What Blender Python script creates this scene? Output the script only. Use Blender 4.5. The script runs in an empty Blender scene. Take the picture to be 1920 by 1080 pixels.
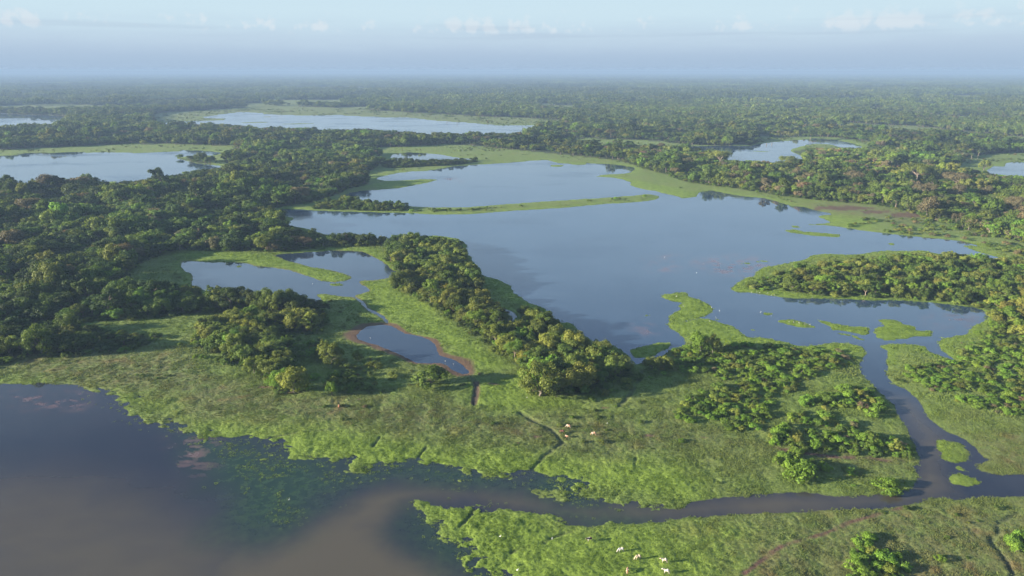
import bpy, math, random
import numpy as np
from mathutils import Vector

SC = bpy.context.scene
COL = SC.collection
RNG = np.random.default_rng(11)
random.seed(11)

# ------------------------------------------------------------------ camera, sky, sun, exposure
CAM_H = 125.0
FPX = 1300.0                       # focal length in pixels of a 1920 px wide frame
HORIZON = 131.0                    # eye level in the 1080 px high frame
PITCH = math.atan((540.0 - HORIZON) / FPX)
cam_d = bpy.data.cameras.new('camera')
cam = bpy.data.objects.new('camera', cam_d)
COL.objects.link(cam)
cam.location = (0, 0, CAM_H)
cam.rotation_euler = (math.pi / 2 - PITCH, 0, 0)
cam_d.sensor_width = 36.0
cam_d.lens = 36.0 * FPX / 1920.0
cam_d.clip_start = 1.0
cam_d.clip_end = 80000.0
SC.camera = cam

SUN_EL = math.radians(12.5)
SUN_AZ = math.radians(191.5)       # where the sun stands, counter-clockwise from +X
SUN_DIR = Vector((math.cos(SUN_AZ) * math.cos(SUN_EL), math.sin(SUN_AZ) * math.cos(SUN_EL), math.sin(SUN_EL)))
SKY_STRENGTH = 0.08
SUN_STRENGTH = 5.0
EXPOSURE = 1.95

world = bpy.data.worlds.new('World')
SC.world = world
world.use_nodes = True


def N(nt, kind, **kw):
    n = nt.nodes.new(kind)
    for k, v in kw.items():
        if k.startswith('i_'):
            n.inputs[k[2:].replace('_', ' ')].default_value = v
        elif k[0] == 'n' and k[1:].isdigit():
            n.inputs[int(k[1:])].default_value = v
        else:
            setattr(n, k, v)
    return n


def math_n(nt, op, a, b=None, c=None, clamp=False):
    n = nt.nodes.new('ShaderNodeMath')
    n.operation = op
    n.use_clamp = clamp
    for i, v in enumerate((a, b, c)):
        if v is None:
            continue
        if isinstance(v, (int, float)):
            n.inputs[i].default_value = v
        else:
            nt.links.new(v, n.inputs[i])
    return n.outputs[0]


def mix_c(nt, fac, a, b, blend='MIX'):
    n = nt.nodes.new('ShaderNodeMix')
    n.data_type = 'RGBA'
    n.blend_type = blend
    n.clamp_factor = True
    for s, v in ((n.inputs[0], fac), (n.inputs[6], a), (n.inputs[7], b)):
        if isinstance(v, (int, float)):
            s.default_value = v
        elif isinstance(v, tuple):
            s.default_value = (v[0], v[1], v[2], 1.0)
        else:
            nt.links.new(v, s)
    return n.outputs[2]


def ramp(nt, fac, stops, interp='LINEAR'):
    n = nt.nodes.new('ShaderNodeValToRGB')
    e = n.color_ramp.elements
    n.color_ramp.interpolation = interp
    while len(e) < len(stops):
        e.new(0.5)
    for i, (p, c) in enumerate(stops):
        e[i].position = p
        e[i].color = (c[0], c[1], c[2], 1) if isinstance(c, tuple) else (c, c, c, 1)
    nt.links.new(fac, n.inputs[0])
    return n.outputs[0]


def smooth_n(nt, v, lo, hi):
    n = nt.nodes.new('ShaderNodeMapRange')
    n.interpolation_type = 'SMOOTHSTEP'
    nt.links.new(v, n.inputs[0])
    n.inputs[1].default_value = lo
    n.inputs[2].default_value = hi
    return n.outputs[0]


def build_sky():
    nt = world.node_tree
    nt.nodes.clear()
    L = nt.links
    out = N(nt, 'ShaderNodeOutputWorld')
    bg = N(nt, 'ShaderNodeBackground')
    L.new(bg.outputs[0], out.inputs[0])
    sky = N(nt, 'ShaderNodeTexSky', sky_type='NISHITA', sun_disc=False)
    sky.sun_elevation = SUN_EL
    sky.sun_rotation = math.pi / 2 - SUN_AZ
    sky.altitude = 100.0
    sky.air_density = 1.3
    sky.dust_density = 0.8
    sky.ozone_density = 2.0
    bg.inputs[1].default_value = SKY_STRENGTH
    tc = N(nt, 'ShaderNodeTexCoord')
    sep = N(nt, 'ShaderNodeSeparateXYZ')
    L.new(tc.outputs['Generated'], sep.inputs[0])
    x, y, z = sep.outputs
    elev = math_n(nt, 'ARCSINE', z)                        # radians
    azim = math_n(nt, 'ARCTAN2', y, x)
    deg = math_n(nt, 'MULTIPLY', elev, 180 / math.pi)
    # pale morning moisture low in the sky, all the way round
    comb = N(nt, 'ShaderNodeCombineXYZ')
    L.new(math_n(nt, 'MULTIPLY', azim, 7.0), comb.inputs[0])
    L.new(math_n(nt, 'MULTIPLY', deg, 0.9), comb.inputs[1])
    edge = N(nt, 'ShaderNodeTexNoise', i_Scale=1.0, i_Detail=5.0, i_Roughness=0.6)
    L.new(comb.outputs[0], edge.inputs['Vector'])
    wob = math_n(nt, 'MULTIPLY', math_n(nt, 'SUBTRACT', edge.outputs[0], 0.5), 1.6)
    bank_deg = math_n(nt, 'ADD', deg, wob)
    bank = math_n(nt, 'SUBTRACT', 1.0, smooth_n(nt, bank_deg, 0.9, 4.4))
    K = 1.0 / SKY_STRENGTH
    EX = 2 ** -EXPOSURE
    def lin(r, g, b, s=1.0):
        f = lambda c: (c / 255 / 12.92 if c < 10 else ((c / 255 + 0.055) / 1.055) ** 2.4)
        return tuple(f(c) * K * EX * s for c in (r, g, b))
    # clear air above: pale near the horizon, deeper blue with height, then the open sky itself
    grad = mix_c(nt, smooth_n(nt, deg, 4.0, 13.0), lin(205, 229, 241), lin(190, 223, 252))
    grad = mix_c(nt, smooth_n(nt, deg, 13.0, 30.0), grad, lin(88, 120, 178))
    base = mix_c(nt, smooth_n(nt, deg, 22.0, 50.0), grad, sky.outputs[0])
    bankc = mix_c(nt, smooth_n(nt, deg, 0.0, 2.4), lin(167, 191, 217), lin(185, 205, 226))
    base = mix_c(nt, math_n(nt, 'MULTIPLY', bank, 0.95), base, bankc)
    # rows of small far cumulus standing on the bank
    cc = N(nt, 'ShaderNodeCombineXYZ')
    L.new(math_n(nt, 'MULTIPLY', azim, 46.0), cc.inputs[0])
    L.new(math_n(nt, 'MULTIPLY', deg, 0.75), cc.inputs[1])
    cn = N(nt, 'ShaderNodeTexNoise', i_Scale=1.0, i_Detail=6.0, i_Roughness=0.55)
    L.new(cc.outputs[0], cn.inputs['Vector'])
    grp = N(nt, 'ShaderNodeTexNoise', i_Scale=0.16, i_Detail=2.0)
    L.new(cc.outputs[0], grp.inputs['Vector'])
    cm = math_n(nt, 'ADD', cn.outputs[0], math_n(nt, 'MULTIPLY', math_n(nt, 'SUBTRACT', grp.outputs[0], 0.5), 0.5))
    up = smooth_n(nt, deg, 2.3, 3.0)
    dn = math_n(nt, 'SUBTRACT', 1.0, smooth_n(nt, deg, 3.2, 4.8))
    bandm = math_n(nt, 'MULTIPLY', up, dn)
    thr = math_n(nt, 'ADD', cm, math_n(nt, 'MULTIPLY', bandm, 0.12))
    cl = math_n(nt, 'MULTIPLY', smooth_n(nt, thr, 0.60, 0.74), bandm)
    base = mix_c(nt, math_n(nt, 'MULTIPLY', cl, 0.55), base, lin(227, 235, 241))
    # long thin streaks of grey stratus near the top of the bank
    sc = N(nt, 'ShaderNodeCombineXYZ')
    L.new(math_n(nt, 'MULTIPLY', azim, 3.5), sc.inputs[0])
    L.new(math_n(nt, 'MULTIPLY', deg, 2.2), sc.inputs[1])
    sn = N(nt, 'ShaderNodeTexNoise', i_Scale=1.0, i_Detail=3.0)
    L.new(sc.outputs[0], sn.inputs['Vector'])
    sm = math_n(nt, 'MULTIPLY', smooth_n(nt, sn.outputs[0], 0.52, 0.68),
                math_n(nt, 'MULTIPLY', smooth_n(nt, deg, 1.8, 2.6), math_n(nt, 'SUBTRACT', 1.0, smooth_n(nt, deg, 3.0, 3.9))))
    base = mix_c(nt, math_n(nt, 'MULTIPLY', sm, 0.22), base, lin(172, 190, 212))
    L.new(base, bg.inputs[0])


build_sky()

sun_d = bpy.data.lights.new('sun', 'SUN')
sun_d.energy = SUN_STRENGTH
sun_d.angle = math.radians(0.6)
sun_d.color = (1.0, 0.90, 0.74)
sun = bpy.data.objects.new('sun', sun_d)
COL.objects.link(sun)
sun.rotation_euler = (-SUN_DIR).to_track_quat('-Z', 'Y').to_euler()
sun.location = (0, 0, 300)

SC.render.engine = 'CYCLES'
vs = SC.view_settings
vs.view_transform = 'Standard'
vs.look = 'None'
vs.exposure = EXPOSURE
vs.gamma = 1.0
vs.use_curve_mapping = False
cy = SC.cycles
cy.use_denoising = True
try:
    cy.denoiser = 'OPENIMAGEDENOISE'
    cy.denoising_input_passes = 'RGB_ALBEDO_NORMAL'
except Exception:
    pass
cy.max_bounces = 5
cy.diffuse_bounces = 2
cy.glossy_bounces = 2
cy.transmission_bounces = 3
cy.volume_bounces = 0
cy.use_adaptive_sampling = True
cy.adaptive_threshold = 0.02
cy.sample_clamp_indirect = 4.0


# ------------------------------------------------------------------ helpers: pixels of the plan to ground points
CP, SP = math.cos(PITCH), math.sin(PITCH)


def ground_pt(u, v):
    dx = (u - 960.0) / FPX
    dy = (540.0 - v) / FPX
    d = (dx, CP + dy * SP, -SP + dy * CP)
    t = CAM_H / -d[2]
    return (d[0] * t, d[1] * t)


def gp(poly):
    return np.array([ground_pt(u, v) for u, v in poly])


def to_px(x, y, z=0.0):
    rz = z - CAM_H
    dep = y * CP - rz * SP
    upc = y * SP + rz * CP
    return 960 + FPX * x / dep, 540 - FPX * upc / dep


def smooth_poly(p, k=3, closed=True):
    n = len(p)
    out = []
    for i in range(n if closed else n - 1):
        p0 = p[(i - 1) % n] if closed or i > 0 else p[i]
        p1, p2 = p[i], p[(i + 1) % n]
        p3 = p[(i + 2) % n] if closed or i + 2 < n else p[i + 1]
        for j in range(k):
            t = j / k
            out.append(0.5 * ((2 * p1) + (p2 - p0) * t + (2 * p0 - 5 * p1 + 4 * p2 - p3) * t * t * 0.8 + (3 * p1 - p0 - 3 * p2 + p3) * t ** 3 * 0.8)
                       if False else
                       (2 * t ** 3 - 3 * t * t + 1) * p1 + (t ** 3 - 2 * t * t + t) * 0.35 * (p2 - p0) + (3 * t * t - 2 * t ** 3) * p2 + (t ** 3 - t * t) * 0.35 * (p3 - p1))
    if not closed:
        out.append(p[-1])
    return np.array(out)


def sstep(x, a, b):
    t = np.clip((x - a) / (b - a), 0, 1)
    return t * t * (3 - 2 * t)


def _hash(ix, iy, seed):
    h = (ix.astype(np.int64) * 374761393 + iy.astype(np.int64) * 668265263 + seed * 974634777) & 0xFFFFFFFF
    h = ((h ^ (h >> 13)) * 1274126177) & 0xFFFFFFFF
    h = (h ^ (h >> 16)) & 0xFFFFFFFF
    return h / 4294967295.0


def vnoise(x, y, seed=0):
    ix, iy = np.floor(x), np.floor(y)
    fx, fy = x - ix, y - iy
    fx = fx * fx * (3 - 2 * fx)
    fy = fy * fy * (3 - 2 * fy)
    a, b = _hash(ix, iy, seed), _hash(ix + 1, iy, seed)
    c, d = _hash(ix, iy + 1, seed), _hash(ix + 1, iy + 1, seed)
    return (a * (1 - fx) + b * fx) * (1 - fy) + (c * (1 - fx) + d * fx) * fy


def fbm(x, y, seed=0, octv=4, gain=0.5):
    s, a, tot = 0.0, 1.0, 0.0
    for o in range(octv):
        s = s + a * vnoise(x * 2 ** o + 17.3 * o, y * 2 ** o - 9.1 * o, seed + o)
        tot += a
        a *= gain
    return s / tot - 0.5


# ------------------------------------------------------------------ the plan, traced as pixels (1920 x 1080) and laid on the ground
LAGOON = [(511, 397), (527, 392), (557, 393), (582, 394), (615, 396), (652, 397), (690, 398), (740, 399), (777, 400), (815, 402), (875, 402),
 (912, 399), (980, 394), (1055, 390), (1130, 383), (1192, 379), (1225, 375), (1236, 367), (1212, 364), (1195, 366), (1130, 371), (1080, 374),
 (1017, 378), (930, 384), (880, 388), (815, 389), (777, 387), (740, 384), (710, 380), (677, 375), (640, 372), (657, 362), (690, 357), (710, 356),
 (740, 354), (765, 350), (790, 345), (815, 339), (824, 336), (790, 336), (752, 338), (727, 339), (707, 336), (712, 332), (735, 327), (765, 322),
 (795, 321), (825, 317), (852, 312), (877, 310), (915, 308), (972, 304), (992, 302), (1025, 300), (1040, 304), (1060, 307), (1100, 306),
 (1120, 307), (1155, 309), (1190, 315), (1176, 325), (1137, 327), (1117, 331), (1155, 334), (1180, 340), (1187, 350), (1230, 359), (1265, 367),
 (1280, 372), (1305, 369), (1310, 361), (1333, 358), (1358, 362), (1392, 368), (1425, 371), (1458, 378), (1483, 386), (1508, 389), (1533, 396),
 (1567, 402), (1533, 404), (1557, 417), (1513, 421), (1563, 424), (1613, 432), (1680, 440), (1747, 447), (1800, 452), (1840, 462), (1803, 460),
 (1830, 470), (1880, 485), (1920, 495), (2000, 512), (2000, 518), (1920, 502), (1893, 496), (1853, 484), (1813, 477), (1763, 477), (1740, 471),
 (1710, 470), (1673, 470), (1640, 472), (1607, 477), (1570, 477), (1527, 477), (1507, 487), (1467, 495), (1427, 503), (1413, 517), (1393, 523),
 (1373, 540), (1380, 547), (1413, 550), (1467, 558), (1533, 560), (1580, 560), (1630, 563), (1680, 563), (1747, 567), (1813, 575), (1840, 580),
 (1853, 590), (1853, 600), (1822, 610), (1812, 626), (1764, 638), (1768, 660), (1803, 682), (1771, 669), (1743, 659), (1738, 649), (1687, 645),
 (1650, 649), (1664, 659), (1660, 686), (1674, 719), (1701, 733), (1720, 751), (1743, 784), (1771, 807), (1803, 821), (1826, 835), (1845, 858),
 (1859, 862), (1838, 868), (1838, 883), (1882, 890), (1920, 890), (2040, 896), (2040, 922), (1920, 930), (1859, 934), (1789, 936), (1761, 934),
 (1706, 946), (1650, 955), (1558, 957), (1465, 962), (1410, 964), (1285, 971), (1210, 981), (1160, 982), (1110, 986), (1035, 968), (960, 957),
 (892, 949), (830, 941), (780, 941), (787, 955), (810, 972), (835, 1000), (855, 1020), (875, 1042), (905, 1060), (925, 1080), (950, 1150),
 (700, 1210), (-400, 1210), (-400, 722), (0, 720), (50, 721), (75, 717), (112, 720), (150, 722), (160, 730), (195, 734), (207, 740), (250, 744),
 (297, 747), (262, 757), (235, 772), (265, 770), (295, 763), (298, 772), (275, 785), (295, 795), (337, 797), (362, 810), (400, 820), (437, 822),
 (480, 826), (500, 834), (525, 836), (530, 852), (580, 861), (635, 869), (655, 872), (680, 875), (705, 864), (755, 860), (785, 860), (792, 867),
 (830, 875), (855, 875), (890, 890), (937, 896), (960, 892), (985, 892), (1035, 897), (1072, 890), (1097, 895), (1072, 907), (1042, 910),
 (1010, 920), (1060, 940), (1100, 947), (1152, 952), (1210, 950), (1272, 946), (1322, 937), (1360, 932), (1390, 932), (1435, 925), (1477, 922),
 (1522, 924), (1552, 929), (1615, 929), (1685, 922), (1710, 912), (1722, 896), (1712, 875), (1727, 865), (1720, 842), (1712, 830), (1702, 810),
 (1697, 795), (1682, 780), (1677, 760), (1660, 745), (1640, 727), (1622, 707), (1610, 685), (1625, 665), (1615, 650), (1590, 644), (1552, 644),
 (1522, 648), (1495, 648), (1480, 643), (1455, 638), (1443, 635), (1423, 632), (1403, 632), (1390, 622), (1373, 613), (1350, 605), (1318, 597),
 (1282, 603), (1316, 595), (1330, 590), (1340, 580), (1323, 567), (1303, 560), (1288, 557), (1290, 548), (1263, 550), (1240, 555), (1260, 565),
 (1280, 568), (1272, 573), (1280, 578), (1272, 583), (1255, 595), (1253, 605), (1258, 617), (1273, 625), (1282, 637), (1282, 645), (1265, 654),
 (1240, 667), (1220, 678), (1205, 681), (1182, 682), (1177, 667), (1157, 652), (1132, 642), (1115, 640), (1092, 627), (1072, 606), (1045, 604),
 (1027, 585), (1010, 575), (982, 562), (960, 545), (955, 535), (935, 525), (905, 516), (900, 504), (885, 487), (874, 470), (872, 455), (855, 447),
 (827, 443), (790, 442), (740, 449), (700, 449), (660, 447), (620, 441), (600, 438), (575, 429), (535, 420), (555, 409), (535, 406)]
TWIN_POND = [(340, 491), (357, 489), (390, 492), (435, 492), (465, 494), (480, 499), (515, 502), (547, 507), (572, 517), (597, 525), (622, 529),
 (645, 527), (661, 520), (640, 512), (610, 505), (577, 499), (545, 490), (515, 479), (540, 475), (590, 472), (630, 470), (677, 472), (697, 480),
 (720, 493), (732, 505), (747, 511), (740, 517), (730, 521), (702, 526), (675, 527), (677, 532), (692, 542), (690, 547), (672, 552), (667, 556),
 (683, 567), (689, 577), (707, 586), (722, 596), (729, 606), (725, 606), (717, 597), (702, 588), (685, 579), (678, 568), (660, 557), (640, 556),
 (615, 551), (592, 552), (602, 562), (595, 566), (560, 566), (500, 562), (450, 556), (400, 549), (362, 536), (361, 515), (345, 506)]
RED_POND = [(670, 627), (687, 612), (720, 609), (740, 614), (755, 624), (780, 629), (807, 637), (816, 650), (822, 665), (850, 675), (870, 687),
 (877, 699), (862, 701), (845, 692), (830, 682), (810, 681), (780, 680), (755, 667), (725, 654), (695, 644), (675, 637)]
BELT_POND = [(912, 568), (930, 573), (940, 577), (955, 582), (967, 592), (963, 602), (957, 612), (949, 611), (951, 597), (943, 585), (925, 576)]
LEFT_LAKE = [(-300, 292), (0, 292), (25, 292), (50, 288), (125, 286), (212, 286), (262, 287), (320, 285), (345, 282), (380, 283), (417, 287),
 (400, 291), (375, 291), (345, 293), (332, 297), (350, 302), (382, 309), (412, 311), (402, 320), (350, 328), (300, 338), (262, 344), (235, 350),
 (205, 350), (221, 339), (200, 342), (160, 350), (100, 350), (0, 352), (-300, 355)]
FAR_LEFT_LAKE = [(-300, 213), (0, 213), (40, 215), (80, 216), (128, 219), (124, 236), (110, 243), (75, 246), (40, 248), (0, 250), (-300, 250)]
FAR_LAKE = [(302, 233), (330, 228), (395, 227), (430, 222), (372, 221), (420, 214), (445, 211), (482, 211), (500, 214), (550, 216), (587, 217),
 (637, 215), (650, 217), (725, 220), (775, 221), (812, 226), (875, 230), (937, 235), (1010, 236), (988, 254), (940, 259), (880, 260), (800, 258),
 (740, 254), (660, 249), (600, 247), (500, 246), (420, 243), (350, 241), (305, 238)]
REED_POND = [(733, 291), (765, 286), (790, 287), (827, 290), (852, 295), (885, 299), (850, 303), (780, 304), (740, 301)]
FOREST_LAKE = [(1260, 277), (1330, 274), (1400, 274), (1415, 272), (1433, 269), (1467, 265), (1508, 262), (1525, 260), (1542, 261), (1567, 262),
 (1592, 268), (1618, 275), (1613, 278), (1583, 277), (1567, 274), (1555, 270), (1533, 269), (1512, 272), (1485, 280), (1488, 287), (1508, 294),
 (1506, 300), (1483, 304), (1450, 308), (1408, 308), (1362, 304), (1364, 289), (1300, 284)]
EDGE_LAKE = [(1850, 321), (1860, 313), (1880, 312), (1890, 305), (1920, 304), (2150, 300), (2150, 345), (1920, 338), (1883, 333), (1860, 329)]
FAR_MIST = [(250, 141.6), (360, 140.8), (362, 142.2), (252, 143.4)]  # a far mist streak, with a bright water sheet standing in for it
RIGHT_MIST = [(1640, 163), (1700, 162), (1705, 165), (1640, 166)]  # whitish mist strip, likewise made as an added sheet of water


def ell(u, v, a, b, n=10):
    return [(u + a * math.cos(2 * math.pi * i / n) * (1 + 0.18 * math.sin(3 * i + u)), v + b * math.sin(2 * math.pi * i / n)) for i in range(n)]


MATS = [
 [(1180, 662), (1183, 654), (1210, 646), (1240, 641), (1260, 645), (1252, 654), (1235, 663), (1215, 672), (1190, 672)],
 ell(1213, 592, 9, 3),
 [(1463, 432), (1487, 430), (1513, 435), (1580, 440), (1573, 445), (1520, 442), (1487, 437)],
 ell(1492, 425, 7, 1.6), ell(1672, 457, 6, 2.4), ell(1400, 494, 14, 1.6), ell(1425, 490, 16, 1.3),
 [(1423, 586), (1440, 586), (1449, 589), (1438, 592), (1427, 589)],
 [(1457, 602), (1477, 599), (1503, 602), (1513, 607), (1535, 613), (1527, 616), (1497, 614), (1472, 607)],
 [(1532, 600), (1560, 604), (1590, 610), (1625, 612), (1632, 627), (1615, 629), (1580, 620), (1560, 619), (1547, 610)],
 [(1640, 598), (1690, 600), (1692, 607), (1717, 612), (1720, 621), (1745, 620), (1747, 630), (1710, 632), (1665, 639), (1640, 630), (1637, 615), (1655, 610)],
 [(1572, 625), (1600, 627), (1620, 635), (1635, 640), (1615, 640), (1600, 634)],
 ell(1412, 619, 12, 2.2), ell(1345, 599, 6, 2),
 [(1755, 825), (1790, 824), (1812, 835), (1820, 857), (1807, 869), (1785, 869), (1765, 860), (1762, 847), (1752, 837)],
 [(1785, 875), (1800, 876), (1817, 885), (1802, 884)],
 [(1775, 895), (1790, 887), (1815, 892), (1840, 904), (1837, 910), (1802, 911), (1782, 909)],
 ell(1777, 915, 7, 2.6), ell(1645, 683, 3.5, 2), ell(1662, 697, 7, 4),
 ell(1043, 311, 14, 2.2), ell(1083, 308, 16, 1.6), ell(1075, 320, 8, 0.8),
 ell(470, 229.5, 42, 0.9), ell(555, 232, 60, 0.8), ell(690, 231, 40, 0.6), ell(460, 217, 14, 0.6), ell(500, 219, 10, 0.5),
 ell(1425, 284, 22, 0.9), ell(630, 534, 16, 2.2), ell(448, 500, 10, 2.2),
]
WATERS = [('lagoon', LAGOON), ('twin_pond', TWIN_POND), ('red_pond', RED_POND), ('belt_pond', BELT_POND), ('left_lake', LEFT_LAKE),
          ('far_left_lake', FAR_LEFT_LAKE), ('far_lake', FAR_LAKE), ('reed_pond', REED_POND), ('forest_lake', FOREST_LAKE), ('edge_lake', EDGE_LAKE),
          ('far_mist', FAR_MIST), ('right_mist', RIGHT_MIST)]

# woods and scrub (foot lines of the trees)
WOODS = {
 'left': [(-300, 350), (0, 356), (120, 354), (205, 354), (250, 352), (310, 342), (360, 330), (415, 320), (440, 302), (500, 290), (580, 285), (660, 282),
          (712, 292), (705, 312), (680, 328), (690, 345), (650, 356), (600, 376), (560, 384), (500, 394), (508, 404), (530, 412), (525, 424),
          (600, 443), (680, 454), (770, 456), (742, 464), (650, 462), (560, 470), (515, 472), (420, 472), (340, 470), (290, 482), (250, 505), (215, 530),
          (240, 548), (300, 554), (360, 560), (450, 572), (560, 574), (605, 588), (590, 596), (480, 588), (380, 588), (300, 594), (240, 600), (170, 604),
          (150, 620), (290, 632), (285, 645), (240, 658), (150, 668), (60, 670), (-300, 672)],
 'peninsula': [(730, 474), (726, 490), (742, 502), (756, 514), (740, 532), (752, 548), (800, 568), (840, 592), (868, 614), (905, 640), (930, 660), (975, 690),
               (1000, 735), (1060, 742), (1130, 728), (1178, 704), (1168, 684), (1130, 668), (1095, 652), (1062, 636), (1030, 612), (1008, 606), (980, 612), (955, 622), (935, 600),
               (930, 590), (905, 560), (895, 530), (888, 508), (872, 484), (858, 466), (830, 456), (770, 456)],
 'shore_side': [(975, 582), (1010, 592), (1030, 604), (1052, 624), (1020, 622), (985, 606), (972, 594)],
 'grove': [(380, 622), (420, 604), (478, 608), (500, 632), (535, 652), (545, 690), (548, 722), (530, 738), (500, 722), (460, 694), (420, 668), (378, 658)],
 'pond_grove': [(505, 606), (560, 594), (602, 600), (600, 622), (555, 630), (515, 620)],
 'right': [(1160, 296), (1200, 314), (1250, 328), (1290, 342), (1380, 354), (1480, 370), (1580, 380), (1650, 386), (1720, 402), (1770, 420), (1850, 440), (2100, 470), (2100, 300), (1160, 286)],
 'island': [(1480, 530), (1530, 510), (1600, 500), (1700, 492), (1800, 492), (1860, 500), (1980, 512), (1980, 560), (1860, 584), (1780, 566), (1700, 562), (1620, 556), (1540, 554), (1480, 548)],
 'right_edge': [(1855, 590), (1900, 560), (2000, 540), (2000, 640), (1900, 640), (1860, 620)],
 'spit': [(590, 391), (600, 384), (660, 378), (700, 384), (760, 388), (755, 396), (690, 395), (620, 393)],
 'reed_row': [(715, 310), (740, 303), (800, 305), (852, 303), (900, 302), (860, 309), (790, 313), (730, 316)],
}
CLEARINGS = [
 [(285, 222), (300, 212), (360, 208), (420, 204), (500, 199), (540, 199), (620, 202), (660, 201), (740, 199), (690, 206), (725, 208), (800, 213), (862, 216),
  (925, 220), (1000, 222), (1065, 227), (1045, 236), (1010, 238), (985, 245), (640, 230), (440, 230), (300, 236)],
 [(-300, 283), (0, 281), (100, 277), (170, 273), (300, 270), (400, 273), (440, 273), (432, 282), (425, 296), (415, 312), (330, 296), (0, 298), (-300, 298)],
 [(690, 280), (760, 275), (850, 271), (930, 278), (1000, 285), (1060, 291), (1110, 296), (1160, 302), (1200, 318), (1150, 335), (1000, 308), (900, 312),
  (760, 325), (690, 344), (680, 336), (715, 316), (712, 300), (700, 290)],
 [(1040, 263), (1100, 260), (1200, 263), (1260, 268), (1300, 273), (1415, 271), (1420, 257), (1500, 257), (1560, 258), (1650, 270), (1625, 280), (1560, 282), (1480, 282), (1300, 286), (1200, 280), (1050, 270)],
 [(1740, 318), (1800, 305), (1840, 290), (2100, 284), (2100, 306), (1860, 318), (1840, 328), (1760, 326)],
 [(1600, 300), (1680, 300), (1690, 305), (1600, 306)],
 [(420, 196), (600, 189), (680, 190), (600, 197)],
 [(60, 171), (135, 170), (140, 173), (60, 174)], [(1880, 214), (2000, 212), (2000, 216), (1880, 217)],
 [(1500, 153), (1560, 152), (1560, 154), (1500, 155)],
]
SCRUB = {
 'mid': [(1205, 706), (1230, 684), (1280, 652), (1340, 648), (1400, 648), (1480, 652), (1560, 656), (1602, 668), (1590, 690), (1540, 704), (1480, 738), (1450, 765),
         (1430, 804), (1380, 814), (1340, 798), (1280, 792), (1262, 772), (1300, 742), (1340, 716), (1300, 700), (1230, 712)],
 'channel': [(1480, 778), (1510, 752), (1560, 738), (1600, 718), (1640, 742), (1662, 762), (1640, 782), (1600, 792), (1640, 802), (1692, 836), (1716, 858),
             (1680, 862), (1600, 856), (1540, 852), (1470, 842), (1440, 832), (1462, 804)],
 'east': [(1700, 694), (1760, 680), (1820, 644), (1860, 606), (2000, 600), (2000, 800), (1920, 790), (1860, 775), (1780, 755), (1735, 735), (1712, 714)],
 'west': [(345, 640), (380, 622), (378, 660), (440, 690), (460, 700), (440, 700), (380, 680), (340, 660)],
 'middle': [(640, 690), (690, 690), (760, 712), (745, 732), (690, 742), (640, 740), (560, 738), (600, 715)],
 'shade': [(550, 640), (610, 640), (660, 700), (700, 735), (640, 742), (560, 720)],
 'tail': [(1070, 745), (1130, 733), (1180, 712), (1210, 700), (1190, 735), (1130, 750), (1090, 752)],
 'low': [(1442, 862), (1500, 852), (1552, 882), (1545, 908), (1490, 902)],
 'low2': [(1575, 880), (1640, 885), (1645, 898), (1590, 892)],
 'low3': [(1645, 905), (1685, 908), (1688, 922), (1655, 920)],
 'front': [(1592, 1008), (1622, 1000), (1662, 1032), (1705, 1072), (1730, 1150), (1580, 1150), (1600, 1060)],
 'front2': [(1735, 1045), (1770, 1042), (1790, 1068), (1750, 1075)],
 'front3': [(1878, 1016), (1990, 1004), (1990, 1060), (1890, 1042)],
 'island': [(1395, 540), (1430, 522), (1500, 502), (1600, 490), (1700, 480), (1800, 484), (1860, 490), (2000, 510), (2000, 560), (1860, 585), (1780, 568), (1700, 563), (1620, 558), (1540, 555), (1440, 547)],
 'spit': [(560, 391), (620, 382), (740, 388), (815, 394), (880, 393), (980, 386), (1080, 379), (1195, 369), (1230, 368), (1190, 373), (1080, 381), (980, 388), (880, 396), (815, 398), (700, 395)],
 'right_shore': [(1590, 425), (1640, 405), (1720, 402), (1800, 425), (2000, 450), (2000, 500), (1880, 475), (1800, 450), (1700, 440), (1620, 430)],
}
MUD = [(RED_POND, 3.2), ([(888, 700), (905, 690), (895, 705)], 2.0)]
LUSH = [[(300, 745), (360, 790), (480, 775), (640, 800), (800, 835), (950, 850), (1100, 850), (1300, 880), (1300, 940), (1000, 900), (560, 870), (400, 825)],
        [(170, 728), (330, 735), (340, 765), (220, 760)],
        [(790, 938), (960, 955), (1110, 988), (1290, 975), (1420, 1000), (1400, 1150), (960, 1150), (830, 1010)],
        [(515, 478), (560, 470), (680, 465), (730, 480), (745, 510), (670, 525), (600, 535), (470, 500), (340, 488), (350, 472), (450, 472)],
        [(680, 530), (745, 530), (830, 600), (900, 660), (960, 690), (880, 690), (820, 640), (740, 605), (690, 560)],
        [(890, 725), (985, 700), (1000, 745), (1080, 760), (960, 775), (890, 760)],
        [(1240, 550), (1345, 565), (1400, 630), (1600, 645), (1620, 665), (1480, 655), (1290, 640), (1250, 610)],
        [(1640, 596), (1750, 615), (1750, 640), (1630, 640)], [(1380, 540), (1420, 540), (1560, 552), (1850, 570), (1850, 582), (1560, 562), (1380, 552)],
        [(905, 515), (960, 535), (1060, 604), (1040, 606), (930, 550)], [(820, 330), (700, 345), (690, 357), (830, 342)],
        [(1120, 325), (1200, 340), (1300, 360), (1290, 374), (1180, 345)], [(1500, 405), (1620, 400), (1640, 432), (1560, 424)]]
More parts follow.
